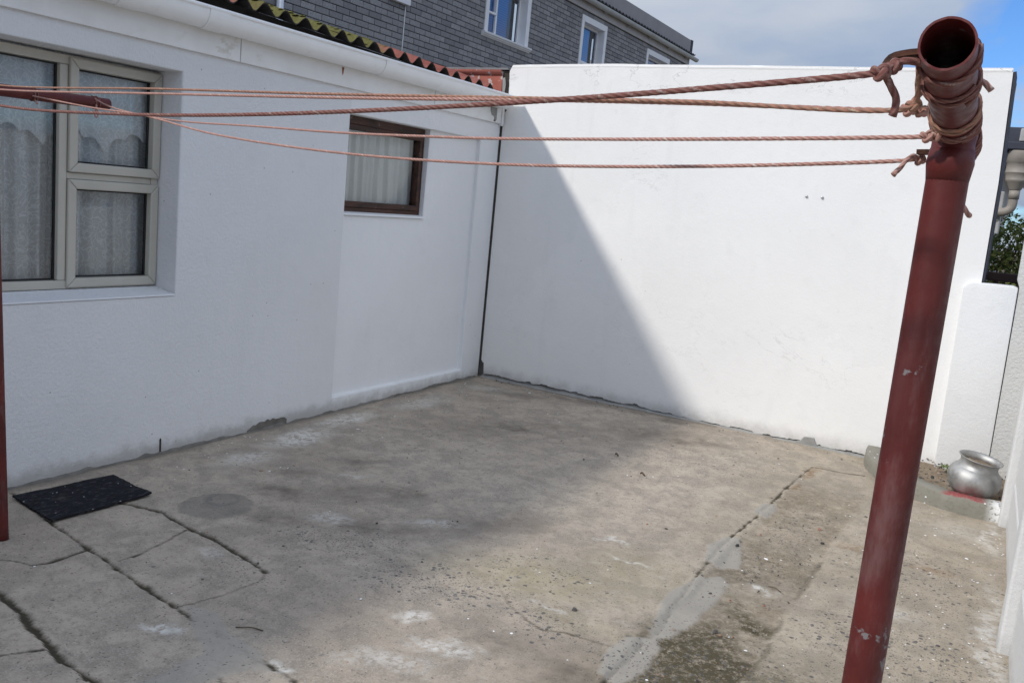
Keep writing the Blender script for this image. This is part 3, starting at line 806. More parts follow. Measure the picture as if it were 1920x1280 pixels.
# moss cushions along the eave
mb = MB()
M_moss = Mat('bright_moss', 0.95, 0.1)
M_moss.col(M_moss.mix(M_moss.ramp(M_moss.noise(60, 4), (0.35, 0), (0.65, 1)), (0.05, 0.048, 0.017), (0.20, 0.185, 0.055))); M_moss.bump(M_moss.noise(150, 3), 0.8, 0.006)
for k in range(9):
    yc = -9.1 + PITCH * (round((-2.88 + 0.165 * k + 9.1) / PITCH) + 0.25) - 0.0
    if yc > -1.5: break
    for q in range(5):
        cx = 0.02 - 0.04 * q + random.uniform(-.01, .01); cy = yc + random.uniform(-.045, .04)
        cz = eave_z(cy) + (0.05 - cx) * SL + 0.029 * math.sin(2 * math.pi * (cy + 9.1) / PITCH)
        r = random.uniform(.008, .018)
        n1, n2 = 8, 4
        v = []; f = []
        for i in range(n2 + 1):
            ph = math.pi / 2 * i / n2
            for j in range(n1):
                a = 2 * math.pi * j / n1; rr = r * math.cos(ph) * (1 + .35 * mnoise.noise(Vector((a * 2, ph * 3, cy * 50))))
                v.append((cx + rr * math.cos(a) * 1.3, cy + rr * math.sin(a) * 1.3, cz - .003 + r * .55 * math.sin(ph)))
        for i in range(n2):
            for j in range(n1): f.append((i * n1 + j, i * n1 + (j + 1) % n1, (i + 1) * n1 + (j + 1) % n1, (i + 1) * n1 + j))
        mb.add(v, f)
o = mb.build('moss_cushions', M_moss, roof, True); o['kind'] = 'stuff'

def frame_ring(y0, y1, z0, z1, w, x0, x1, mat, parent, name, bevel=0.004, ws=None):
    """mitred frame: four boards round a rectangle in the y-z plane; returns the objects"""
    wl, wr, wb, wt = ws or (w, w, w, w)
    o = [(y0, z0), (y1, z0), (y1, z1), (y0, z1)]
    i = [(y0 + wl, z0 + wb), (y1 - wr, z0 + wb), (y1 - wr, z1 - wt), (y0 + wl, z1 - wt)]
    out = []
    for k in range(4):
        q = [o[k], o[(k + 1) % 4], i[(k + 1) % 4], i[k]]
        c = (sum(p[0] for p in q) / 4, sum(p[1] for p in q) / 4)
        out.append(MB().prism(q, 'x', x0, x1).build(name, mat, parent, bevel=bevel, seg=2))
    return out
XF = -0.17
win = empty('window', (XF, -4.3, 0.9)); win.parent = house; win.matrix_parent_inverse = Matrix.Translation(-house.location)
tag(win, 'wide beige framed window with lace curtains behind')
b = frame_ring(WY0 + .003, -3.303, 0.932, 2.088, 0.045, XF - .05, XF, M_alu, win, 'frame')
MB().box((XF - .048, -3.888, 0.978), (XF + .002, -3.845, 2.042)).build('mullion', M_alu, win, bevel=0.004)
MB().box((XF - .047, -3.8435, 1.49), (XF - .002, -3.35, 1.522)).build('transom', M_alu, win, bevel=0.003)
MB().box((XF - .048, -4.95, 0.978), (XF + .002, -4.90, 2.042)).build('mullion', M_alu, win, bevel=0.004)
frame_ring(-3.842, -3.306, 1.524, 2.080, 0.048, XF - .03, XF + .018, M_alu, win, 'sash', 0.006)
frame_ring(-3.842, -3.306, 0.940, 1.489, 0.048, XF - .03, XF + .014, M_alu, win, 'sash', 0.006)
for (a, c, d, e) in ((-4.899, -3.889, .979, 2.041), (-5.40, -4.951, .979, 2.041), (-3.793, -3.355, 1.573, 2.031), (-3.793, -3.355, .989, 1.440)):
    frame_ring(a, c, d, e, 0.007, XF - .036, XF - .022, M_gasket, win, 'gasket', 0)
    MB().add([(XF - .03, a + .004, d + .004), (XF - .03, c - .004, d + .004), (XF - .03, c - .004, e - .004), (XF - .03, a + .004, e - .004)], [(0, 1, 2, 3)]).build('pane', M_glass, win)
MB().prism([(-0.165, 0.8975), (-0.165, 0.931), (-0.14, 0.926), (0.0, 0.906), (0.004, 0.899), (0.0, 0.8975)], 'y', WY0 + .004, WY1 - .004).build('sill', M_house, win)
# small wooden window
sw = empty('window', (-.085, -1.45, 1.4)); sw.parent = house; sw.matrix_parent_inverse = Matrix.Translation(-house.location)
tag(sw, 'small dark brown wooden window with net curtain')
frame_ring(SY0 + .002, SY1 - .002, 1.404, 2.058, 0.05, -.16, -.085, M_wood, sw, 'frame', 0.004, (.03, .035, .035, .055))
frame_ring(SY0 + .034, SY1 - .038, 1.440, 2.002, 0.04, -.135, -.075, M_wood, sw, 'sash', 0.004, (.03, .028, .04, .035))
MB().add([(-.11, SY0 + .06, 1.476), (-.11, SY1 - .06, 1.476), (-.11, SY1 - .06, 1.971), (-.11, SY0 + .06, 1.971)], [(0, 1, 2, 3)]).build('pane', M_glass, sw)
MB().prism([(-0.084, 1.3865), (-0.084, 1.408), (-0.03, 1.398), (-0.027, 1.3865)], 'y', SY0 + .004, SY1 - .004).build('sill', M_house, sw)

# curtains hang inside the room, so they are things of their own
def curtain(name, y0, y1, z0, z1, xc, folds, amp, mat, scallop=0.0, scn=5, seed=0, top_pinch=1.0):
    n = int((y1 - y0) / 0.008); mz = 14
    v = []; f = []
    for j in range(mz + 1):
        t = j / mz
        for i in range(n + 1):
            u = i / n; y = y0 + (y1 - y0) * u
            ph = folds * 2 * math.pi * u + 2.4 * mnoise.noise(Vector((u * 5, seed, 0))) + .5 * mnoise.noise(Vector((u * 3, seed, t * 1.5)))
            x = xc + amp * (2 * abs(math.sin(ph * .5)) ** .6 - 1 + .35 * math.sin(1.7 * ph + seed)) * (0.8 + .4 * t) + .01 * mnoise.noise(Vector((u * 9, t * 2, seed)))
            zb = z0 + scallop * (abs(math.sin(scn * math.pi * u)) + .35 * abs(math.sin(3 * scn * math.pi * u)))
            zb += .02 * mnoise.noise(Vector((u * 6, seed, 3)))
            v.append((x, y + .006 * math.cos(ph), z1 + (zb - z1) * t))
    w = n + 1
    for j in range(mz):
        for i in range(n): f.append((j * w + i, j * w + i + 1, (j + 1) * w + i + 1, (j + 1) * w + i))
    return pyd(name, v, f, mat, None, True)
tag(curtain('lace_curtain', -5.3, -3.86, 0.86, 2.16, -.30, 13, .026, M_lace, .02, 8, 1), 'white lace curtain behind the wide left pane of the big window', 'curtain', 'lace curtains in the big window')
tag(curtain('lace_curtain', -3.885, -3.20, 0.86, 2.16, -.305, 6, .026, M_lace, .02, 5, 2), 'white lace curtain behind the two right panes of the big window', 'curtain', 'lace curtains in the big window')
tag(curtain('lace_valance', -5.3, -3.24, 1.64, 2.16, -.25, 13, .012, M_lace, .075, 6, 3), 'scalloped lace valance across the top of the big window', 'valance')
tag(curtain('net_curtain', -2.0, -.93, 1.40, 2.05, -.19, 11, .022, M_lace2, 0, 5, 4), 'gathered net curtain behind the small brown window', 'curtain')

# ------------------------------------------------------------------ white boundary wall at the back
bw = empty('boundary_wall', (1.9, 0.1, 0))
tag(bw, 'tall white plastered boundary wall across the back of the yard', 'wall')
MB().box((-3.4, 0.022, -0.1), (3.79, 0.24, 2.66)).build('core', M_core, bw)
pts = []
xsb = np.arange(0.012, 3.80, 0.009)
for x in xsb:
    zb = 0.03 - 0.002 + 0.020 * float(fbm(x, 4.2, 3.5, 4, 21)) ** 1.0 + 0.016 * float(fbm(x, 1.2, 16, 3, 22)) * (1.6 if x < 1.3 else 0.8)
    zb += 0.010 * (float(fbm(x, 7.7, 45, 3, 23, .7)) - .4) + (0.008 if float(fbm(x, 2.2, 20, 1, 24)) > .68 else 0)
    if x < 0.9: zb += 0.006
    zb += 0.010 * math.exp(-((x - 2.86) / 0.045) ** 4) + 0.012 * math.exp(-((x - 3.22) / .05) ** 2) + .02 * math.exp(-((x - 1.5) / .1) ** 2)
    if x < 0.045: zb = 0.15 + .03 * random.random()
    pts.append((x, zb))
pts.append((3.80, 0.0))
pts.append((3.80, 1.30)); pts.append((3.795, 2.0))
pts.append((3.765, 2.722))
for x in np.arange(3.74, 0.03, -0.04):
    pts.append((x, 2.722 + (0.012 * float(fbm(x, 9, 2.2, 4, 25)) - 0.006) - 0.018 * max(0, (0.9 - x)) ** 1.5 + (0.006 if random.random() < .08 else 0) * -1))
for z in np.arange(2.66, 2.33, -0.02):
    pts.append((0.022 + 0.035 * float(fbm(z, 3, 16, 3, 27)), z))
pts.append((0.012, 2.31))
b = MB(); n = len(pts)
b.add([(p[0], 0.0, p[1]) for p in pts] + [(p[0], 0.03, p[1]) for p in pts], [tuple(range(n))] + [(i, n + i, n + (i + 1) % n, (i + 1) % n) for i in range(n)])
skin = b.build('plaster_skin', M_back, bw)
bm = bmesh.new(); bm.from_mesh(skin.data); bmesh.ops.triangulate(bm, faces=[f_ for f_ in bm.faces if len(f_.verts) > 4]); bmesh.ops.recalc_face_normals(bm, faces=bm.faces); bm.to_mesh(skin.data); bm.free()
# rounded, hand-trowelled top
b = MB(); rows = []
xs_ = np.arange(0.06, 3.775, 0.05)
for x in xs_:
    zt = 2.722 + (0.012 * float(fbm(x, 9, 2.2, 4, 25)) - 0.006) - 0.018 * max(0, (0.9 - x)) ** 1.5 - 0.004
    w = .006 * float(fbm(x, 5, 7, 3, 28))
    rows += [(x, 0.004, zt - .03), (x, -0.004 - w, zt - .012), (x, 0.010, zt + .006), (x, 0.12, zt + .012), (x, 0.23, zt + .002), (x, .245, zt - .03)]
n = len(xs_)
b.add(rows, [(i * 6 + k, (i + 1) * 6 + k, (i + 1) * 6 + k + 1, i * 6 + k + 1) for i in range(n - 1) for k in range(5)])
b.build('coping', M_back, bw, True)
MB().prism([(3.766, 2.70), (3.795, 2.0), (3.80, 1.3), (3.80, 0), (3.815, 0), (3.815, 1.3), (3.812, 2.0), (3.785, 2.705)], 'y', 0.008, 0.26).build('dark_end_face', grime('dark_navy', (0.035, 0.037, 0.05), 0.25, 8, 0.7, 60, 0.4), bw)  # dark navy strip along the right end of the wall
M_red = Mat('red_roof_paint', 0.7, 0.25)
_n = M_red.noise(16, 6, 0.7); _n2 = M_red.noise(7, 4)
_c = M_red.mix(M_red.ramp(_n2, (0.3, 0), (0.7, 1)), (0.30, 0.085, 0.06), (0.43, 0.14, 0.10))
_c = M_red.mix(M_red.mr(_n, 0.56, 0.62), _c, (0.52, 0.46, 0.43)); M_red.col(_c); M_red.bump(_n, 0.4, 0.006)
MB().box((-3.4, 0.004, 2.30), (-0.035, 0.021, 2.655)).build('red_painted_face', M_red, bw)
b = MB().tube([(-3.4, 0.0, 2.648), (-0.045, 0.0, 2.648)], 0.022, 10); b.build('red_capping_roll', M_red, bw, True)
MB().box((-3.4, -0.012, 2.667), (0.02, 0.25, 2.682)).build('capping_strip', grime('grey_flashing', (0.20, 0.20, 0.205), .15, 6, .6), bw)
pl = [(-0.05, 2.64), (0.03, 2.655), (0.05, 2.60), (0.028, 2.54), (0.045, 2.48), (0.02, 2.42), (0.03, 2.36), (-0.01, 2.34), (-0.02, 2.42), (-0.035, 2.5), (-0.03, 2.58)]
MB().prism(pl, 'y', 0.012, 0.0215).build('broken_render', M_dark, bw)
pl = [(-0.033, 2.60), (-0.01, 2.605), (0.003, 2.55), (-0.003, 2.47), (0.0, 2.40), (-0.012, 2.40), (-0.025, 2.47)]
MB().prism(pl, 'y', 0.004, 0.012).build('cement_fillet', M_cempatch, bw)
# trickle of broken cement along the foot
b = MB(); rows = []
xs_ = np.arange(0.03, 3.35, 0.025)
for x in xs_:
    w = 0.01 + 0.04 * float(fbm(x, .3, 5, 3, 65)) * (1.0 if x < 2 else .6); h = 0.028 + 0.03 * float(fbm(x, 2.7, 7, 3, 66))
    rows += [(x, 0.021, h + .012), (x, 0.012, h), (x, -w * .5, .03 + (h - .03) * .4), (x, -w, 0.022)]
n = len(xs_)
b.add(rows, [(i * 4 + k, (i + 1) * 4 + k, (i + 1) * 4 + k + 1, i * 4 + k + 1) for i in range(n - 1) for k in range(3)])
b.build('crumbled_foot', M_cempatch, bw, True)
lump = MB().prism([(2.77, .025), (2.79, .052), (2.815, .060), (2.835, .092), (2.905, .098), (2.918, .07), (2.93, .05), (2.95, .026)], 'y', -0.010, 0.008)
lump.build('cement_lump', M_cempatch, bw, bevel=.004)
M_steel = Mat('zinc_steel', 0.35, 0.5, 0.9); M_steel.col((0.55, 0.55, 0.56))
for xx in (2.602, 2.712):
    o = MB().tube([(xx, 0.002, 1.82), (xx, -0.006, 1.82), (xx, -0.012, 1.818)], [0.011, 0.010, 0.006], 10)
    o.build('screw_head', M_steel, bw, True)

# low white wall piece and the taller rough wall beside it
lw = MB()
lw.prism([(3.715, -0.02), (3.70, 1.30), (3.715, 1.338), (3.75, 1.352), (3.985, 1.356), (4.015, 1.345), (4.03, -0.02)], 'y', -0.055, 0.10)
o = lw.build('low_wall', M_low, None, bevel=0.008, seg=2, autos=0.7)
tag(o, 'low white wall end in the right corner behind the metal pot', 'wall')
rw = MB(); nx_, nz_ = 14, 40
o = MB().prism([(4.033, -.02), (4.9, -.02), (4.9, 1.95), (3.995, 1.95), (4.0, 1.40), (4.02, 1.352)], 'y', -0.048, 0.25).build('rough_wall', M_rough, None, bevel=0.01, seg=2, autos=.7)
tag(o, 'rough light grey plaster wall at the right edge behind the pot', 'wall')

# precast wall on the right
pw = empty('precast_wall', (4.25, -4, 0))
tag(pw, 'pale painted precast concrete wall of posts and panels on the right', 'wall')
def rx(y): return 4.150 - 0.0255 * (y + 0.78)
y = -0.80; k = 0
def quadbox(y0, y1, off0, off1, z0, z1, name, bev=0.006):
    a0, a1 = rx(y0), rx(y1)
    v = [(a0 + off0, y0, z0), (a0 + off1, y0, z0), (a1 + off1, y1, z0), (a1 + off0, y1, z0)]
    v += [(p[0], p[1], z1) for p in v]
    b = MB().add(v, [(0, 3, 2, 1), (4, 5, 6, 7), (0, 1, 5, 4), (1, 2, 6, 5), (2, 3, 7, 6), (3, 0, 4, 7)])
    return b.build(name, M_precast, pw, bevel=bev, seg=2)
while y > -11.5:
    quadbox(y - 0.14, y, -0.02, 0.12, -0.03, 1.84, 'post', 0.012)
    for j in range(6):
        z0 = j * 0.302
        quadbox(y - 1.62, y - 0.141, 0.022 + 0.002 * ((j * 7 + k) % 3), 0.07, z0 - (.03 if j == 0 else 0), z0 + 0.292, 'panel', 0.012)
    y -= 1.76; k += 1
# short return of the wall back to the corner
MB().add([(4.17, -0.80, 0), (4.17, 0.0, 0), (4.17, 0.0, 1.3), (4.17, -.80, 1.3)], [(3, 2, 1, 0)])
MB().box((4.165, -0.798, -0.02), (4.26, -0.003, 1.10)).build('return_panel', M_precast, pw, bevel=.006)

# ------------------------------------------------------------------ planter
M_kerb = Mat('kerb_concrete', 0.9, 0.2)
_nB = M_kerb.noise(9, 5); _nC = M_kerb.noise(50, 4)
_c = M_kerb.mix(_nB, (0.185, 0.178, 0.150), (0.285, 0.272, 0.228)); _c = M_kerb.mix(M_kerb.mr(_nC, .5, .72, 0, .5), _c, (.17, .155, .13))
_v = M_kerb.vor(38); _c = M_kerb.mix(M_kerb.mul(M_kerb.math('LESS_THAN', M_kerb.add(_v.outputs['Distance'], M_kerb.mul(_nC, .3)), .36), M_kerb.math('GREATER_THAN', M_kerb.sepx(_v.outputs['Color'])[0], .93)), _c, (.72, .72, .70))
_a = M_kerb.attr('paint')
_c = M_kerb.mix(M_kerb.mul(_a[0], M_kerb.mr(_nC, .30, .48)), _c, (.29, .075, .075))
_c = M_kerb.mix(M_kerb.mul(_a[1], M_kerb.mr(_nC, .32, .5)), _c, (.78, .78, .77))
M_kerb.col(_c); M_kerb.bump(M_kerb.add(_nC, _nB), .5, .008)
planter = empty('planter', (3.75, -0.45, 0))
tag(planter, 'curved concrete kerb planter with bare soil in the right corner', 'planter')
KO = [(3.27, 0.02), (3.285, -0.16), (3.34, -0.36), (3.425, -0.53), (3.53, -0.67), (3.66, -0.775), (3.82, -0.855), (3.99, -0.885), (4.16, -0.875)]
ko = catmull([(x, y, 0) for x, y in KO], 0.02)
b = MB(); rows = []; paint = []
for i, p in enumerate(ko):
    q0 = ko[max(i - 1, 0)]; q1 = ko[min(i + 1, len(ko) - 1)]
    t = (q1 - q0).normalized(); nrm = Vector((-t.y, t.x, 0))
    if nrm.dot(Vector((3.8, 0, 0)) - p) < 0: nrm = -nrm
    h = 0.118 + .006 * mnoise.noise(p * 9) + .02 * (0.03 if p.y < -.3 else 0); wd = 0.130 + .012 * mnoise.noise(p * 5)
    j = .005 * mnoise.noise(p * 30)
    prof = [(-0.004 + j, -.02), (0.0 + j, h * .5), (0.002 + j, h - .008), (0.009, h - .001 + j * .5), (wd * .5, h), (wd - .012, h - .002), (wd, h - .012), (wd + .004, .04)]
    for o_, z in prof: rows.append((p.x + nrm.x * o_, p.y + nrm.y * o_, z + 0.028 * float(sstep(-2.6, 0, p.y)) * .3))
    for kk in range(8):
        red = float(sstep(3.80, 3.84, p.x) * (1 - sstep(4.02, 4.07, p.x))) * (1 if 3 <= kk <= 6 else 0)
        wh = float(sstep(4.05, 4.12, p.x)) * (1 if kk >= 1 else .5)
        paint.append((red, wh, 0, 1))
n = len(ko)
b.add(rows, [(i * 8 + k, (i + 1) * 8 + k, (i + 1) * 8 + k + 1, i * 8 + k + 1) for i in range(n - 1) for k in range(7)])
kerb = b.build('kerb', M_kerb, planter, True)
at_ = kerb.data.attributes.new('paint', 'FLOAT_COLOR', 'POINT'); at_.data.foreach_set('color', np.array(paint, np.float32).ravel())
M_soil = Mat('dry_soil', 0.97, 0.1)
_nC = M_soil.noise(45, 6, .7); _nB = M_soil.noise(8, 4)
_c = M_soil.mix(_nB, (.19, .145, .10), (.34, .275, .205)); _c = M_soil.mix(M_soil.mr(_nC, .5, .7, 0, .6), _c, (.11, .08, .055)); M_soil.col(_c); M_soil.bump(_nC, .9, .012)
def inside_kerb(x, y):
    for i in range(len(KO) - 1):
        pass
    # radial test against the curve
    c = Vector((4.2, 0.05)); d = Vector((x, y)) - c
    best = 0
    ang = math.atan2(-d.y, -d.x)
    angs = [math.atan2(-(p.y - c.y), -(p.x - c.x)) for p in ko]; rad = [math.hypot(p.x - c.x, p.y - c.y) for p in ko]
    return d.length < np.interp(ang, angs, rad) - 0.09
sx = np.arange(3.25, 4.20, 0.02); sy = np.arange(-0.90, 0.03, 0.02)
v = []; f = []; idx = {}
for i, x in enumerate(sx):
    for j, yv in enumerate(sy):
        idx[i, j] = len(v)
        v.append((x, yv, 0.088 + .03 * float(fbm(x, yv, 5, 4, 111)) + .012 * float(fbm(x, yv, 22, 2, 112)) - 0.02))
for i in range(len(sx) - 1):
    for j in range(len(sy) - 1):
        if inside_kerb(sx[i] + .01, sy[j] + .01): f.append((idx[i, j], idx[i + 1, j], idx[i + 1, j + 1], idx[i, j + 1]))
pyd('soil', v, f, M_soil, planter, True)

# metal pot
M_potm = Mat('dull_aluminium', 0.36, 0.5, 1.0)
_n = M_potm.noise(14, 5, .65, M_potm.obj()); _n2 = M_potm.noise(60, 3, .6, M_potm.vscale(M_potm.obj(), (1, 1, 5)))
_c = M_potm.mix(M_potm.ramp(_n, (.35, 0), (.68, 1)), (.36, .355, .345), (.54, .54, .53)); _c = M_potm.mix(M_potm.mr(_n2, .58, .72, 0, .35), _c, (.30, .28, .26))
M_potm.col(_c); M_potm.rough(M_potm.mr(_n, .3, .7, .48, .68)); M_potm.bump(M_potm.add(M_potm.noise(7, 3, .5, M_potm.obj()), M_potm.mul(_n2, .06)), .10, .03)
pot = empty('metal_pot', (0, 0, 0))
tag(pot, 'dented aluminium round pot filled with soil on the planter', 'pot')
def lathe(prof, n=48, ell=None):
    v = []; f = []
    for r, z in prof:
        for k in range(n):
            a = 2 * math.pi * k / n
            w = 1 + .016 * mnoise.noise(Vector((math.cos(a) * 1.7, math.sin(a) * 1.7, z * 11))) + .008 * mnoise.noise(Vector((math.cos(a) * 5, math.sin(a) * 5, z * 30)))
            v.append((r * w * math.cos(a), r * w * math.sin(a), z))
    for i in range(len(prof) - 1):
        for k in range(n): f.append((i * n + k, i * n + (k + 1) % n, (i + 1) * n + (k + 1) % n, (i + 1) * n + k))
    return v, f
prof = [(0.0, 0.0), (.06, 0.001), (.088, .006), (.112, .025), (.132, .052), (.146, .085), (.152, .115), (.149, .142), (.138, .164), (.122, .180), (.1145, .186), (.1135, .190), (.110, .196),
        (.105, .212), (.108, .226), (.117, .238), (.123, .2425), (.1245, .2455), (.122, .2475), (.114, .242), (.105, .230), (.101, .214), (.108, .190), (.135, .160)]
v, f = lathe(prof); o = pyd('body', v, f, M_potm, pot, True)
sp = [(.0, .206), (.03, .210), (.06, .203), (.09, .207), (.104, .20)]
v, f = lathe(sp, 28); v = [(p[0], p[1], p[2] + .008 * mnoise.noise(Vector(p) * 40)) for p in v]
pyd('soil', v, [tuple(reversed(q)) for q in f], M_soil, pot, True)
pot.location = (3.955, -0.66, 0.092)
pot.rotation_euler = (math.radians(5), math.radians(7), 0.3)

# small weeds
M_leaf = Mat('weed_leaf', 0.6, 0.3)
M_leaf.col(M_leaf.mix(M_leaf.noise(40, 2), (.05, .09, .02), (.16, .22, .05)))
def weed(loc, n, r, label):
    b = MB()
    for k in range(n):
        a = random.uniform(0, 6.283); rr = r * random.uniform(.15, 1); h = r * random.uniform(.15, .8)
        c = Vector((rr * math.cos(a), rr * math.sin(a), h)); s = r * random.uniform(.18, .34)
        u = Vector((math.cos(a + random.uniform(-1, 1)), math.sin(a), random.uniform(-.1, .6))).normalized(); w = u.cross(Vector((0, 0, 1))).normalized() * .45
        b.add([c - u * s, c + w * s + Vector((0, 0, .1 * s)), c + u * s, c - w * s + Vector((0, 0, .1 * s))], [(0, 1, 2, 3)])
        if k % 4 == 0: b.tube([(0, 0, -.01), c * .5 + Vector((0, 0, .2 * h)), c], .0012, 4)
    o = b.build('weed', M_leaf, None); o.location = loc
    return tag(o, label, 'weed', 'weeds in the planter')
weed((3.80, -0.18, .095), 46, .055, 'small green weed in the soil left of the pot')
weed((4.10, -0.40, .10), 24, .04, 'tiny green weed in the shade right of the pot')
weed((3.895, -0.655, .305), 12, .024, 'sprig of green growing inside the metal pot')

# ------------------------------------------------------------------ door mat
M_mat = Mat('black_carpet', 0.95, 0.1)
_n = M_mat.noise(160, 3, .6); _n2 = M_mat.noise(26, 4, .6, M_mat.vscale(M_mat.pos(), (3, 1, 1)))
_c = M_mat.mix(_n, (.006, .006, .009), (.028, .028, .034)); _c = M_mat.mix(M_mat.mr(_n2, .50, .70, 0, .7), _c, (.075, .074, .078)); _c = M_mat.mix(M_mat.mr(M_mat.noise(6, 6, .7), .55, .75, 0, .45), _c, (.13, .12, .11))
_v = M_mat.vor(60); _c = M_mat.mix(M_mat.mul(M_mat.math('LESS_THAN', _v.outputs['Distance'], .22), M_mat.math('GREATER_THAN', M_mat.sepx(_v.outputs['Color'])[0], .95)), _c, (.6, .6, .6))
M_mat.col(_c); M_mat.bump(_n, .9, .006)
cor = [Vector((.125, -4.285, 0)), Vector((.168, -3.785, 0)), Vector((.525, -3.83, 0)), Vector((.512, -4.34, 0))]
nu, nv_ = 34, 26
v = []; f = []
for lay in (0, 1):
    for i in range(nu + 1):
        for j in range(nv_ + 1):
            s_, t_ = i / nu, j / nv_
            p = (cor[0] * (1 - s_) + cor[1] * s_) * (1 - t_) + (cor[3] * (1 - s_) + cor[2] * s_) * t_
            edge = (i in (0, nu)) + (j in (0, nv_))
            p = p + Vector((mnoise.noise(p * 60), mnoise.noise(p * 61 + Vector((5, 5, 5))), 0)) * (.006 if edge else .001)
            zz = 0.004 + .003 + .004 * mnoise.noise(p * 7) + .012 * max(0, s_ - .85) * max(0, t_ - .6) * 8
            v.append((p.x, p.y, zz + (0.009 if lay else 0)))
w = nv_ + 1; q = (nu + 1) * w
for i in range(nu):
    for j in range(nv_):
        a = i * w + j
        f.append((q + a, q + a + w, q + a + w + 1, q + a + 1)); f.append((a + 1, a + w + 1, a + w, a))
for i in range(nu):
    a = i * w; f.append((a, a + w, q + a + w, q + a)); a += nv_; f.append((q + a, q + a + w, a + w, a))
for j in range(nv_):
    a = j; f.append((q + a, q + a + 1, a + 1, a)); a += nu * w; f.append((a, a + 1, q + a + 1, q + a))
tag(pyd('door_mat', v, f, M_mat, None), 'black flecked carpet mat lying by the left wall', 'mat')

# ------------------------------------------------------------------ clothesline
M_pole = Mat('dark_red_pole_paint', 0.5, 0.35)
_n = M_pole.noise(7, 5, .6); _n2 = M_pole.noise(70, 4, .6); _n3 = M_pole.noise(2.6, 3, .5)
_c = M_pole.mix(M_pole.ramp(_n, (.35, 0), (.7, 1)), (.070, .0105, .0095), (.118, .0165, .0135))
_st = M_pole.noise(30, 4, .6, M_pole.vscale(M_pole.pos(), (1, 1, .12)))
_c = M_pole.mix(M_pole.mr(_st, .50, .74, 0, .30), _c, (.12, .048, .048))
_ch = M_pole.mul(M_pole.mr(M_pole.noise(13, 5, .6, M_pole.voff(M_pole.pos(), (3.1, .4, .7))), .655, .68), 0.8)
_c = M_pole.mix(_ch, _c, (.20, .20, .205))
_c = M_pole.mix(M_pole.mul(M_pole.mr(M_pole.noise(9, 6, .7, M_pole.vscale(M_pole.pos(), (1, 1, .3))), .54, .70), .38), _c, (.21, .13, .13))
M_pole.col(_c); M_pole.rough(M_pole.mr(_n2, .3, .7, .42, .65)); M_pole.bump(M_pole.add(_n2, M_pole.mul(_ch, -.5)), .18, .003)
M_rust = Mat('rusty_steel', .85, .2)
_n = M_rust.noise(70, 5, .65); M_rust.col(M_rust.mix(M_rust.ramp(_n, (.35, 0), (.65, 1)), (.035, .022, .018), (.13, .055, .035))); M_rust.bump(_n, .6, .003)
def rope_mat(name, a, b_, c, k=210.0):
    m = Mat(name, .85, .2)
    uv = m.n('ShaderNodeUVMap').outputs[0]
    q = m.sepx(uv)
    ph = m.math('SUBTRACT', m.mul(q[0], 6.2832 * 3), m.mul(q[1], k))
    sn = m.add(m.mul(m.math('SINE', ph), .5), .5)
    nn = m.noise(300, 2); n2 = m.noise(22, 3)
    col = m.mix(sn, a, b_)
    fl = m.mul(m.mul(m.mr(m.math('SINE', m.add(m.mul(ph, .333), 1.0)), .45, .95), m.mr(nn, .4, .62)), m.mr(m.noise(45, 3), .42, .62, .1, .8))
    col = m.mix(fl, col, c)
    col = m.mix(m.mr(n2, .45, .75, 0, .5), col, m.mix(.5, col, (.16, .10, .085)))
    m.col(col); m.bump(m.add(sn, nn), .5, .002)
    return m
M_rope = rope_mat('pink_braided_cord', (.34, .175, .145), (.47, .28, .235), (.60, .52, .47), 520)
M_rope2 = rope_mat('orange_green_cord', (.37, .18, .125), (.27, .165, .12), (.50, .40, .30), 430)
M_rope3 = rope_mat('faded_brown_cord', (.155, .060, .050), (.24, .120, .100), (.36, .29, .26), 430)

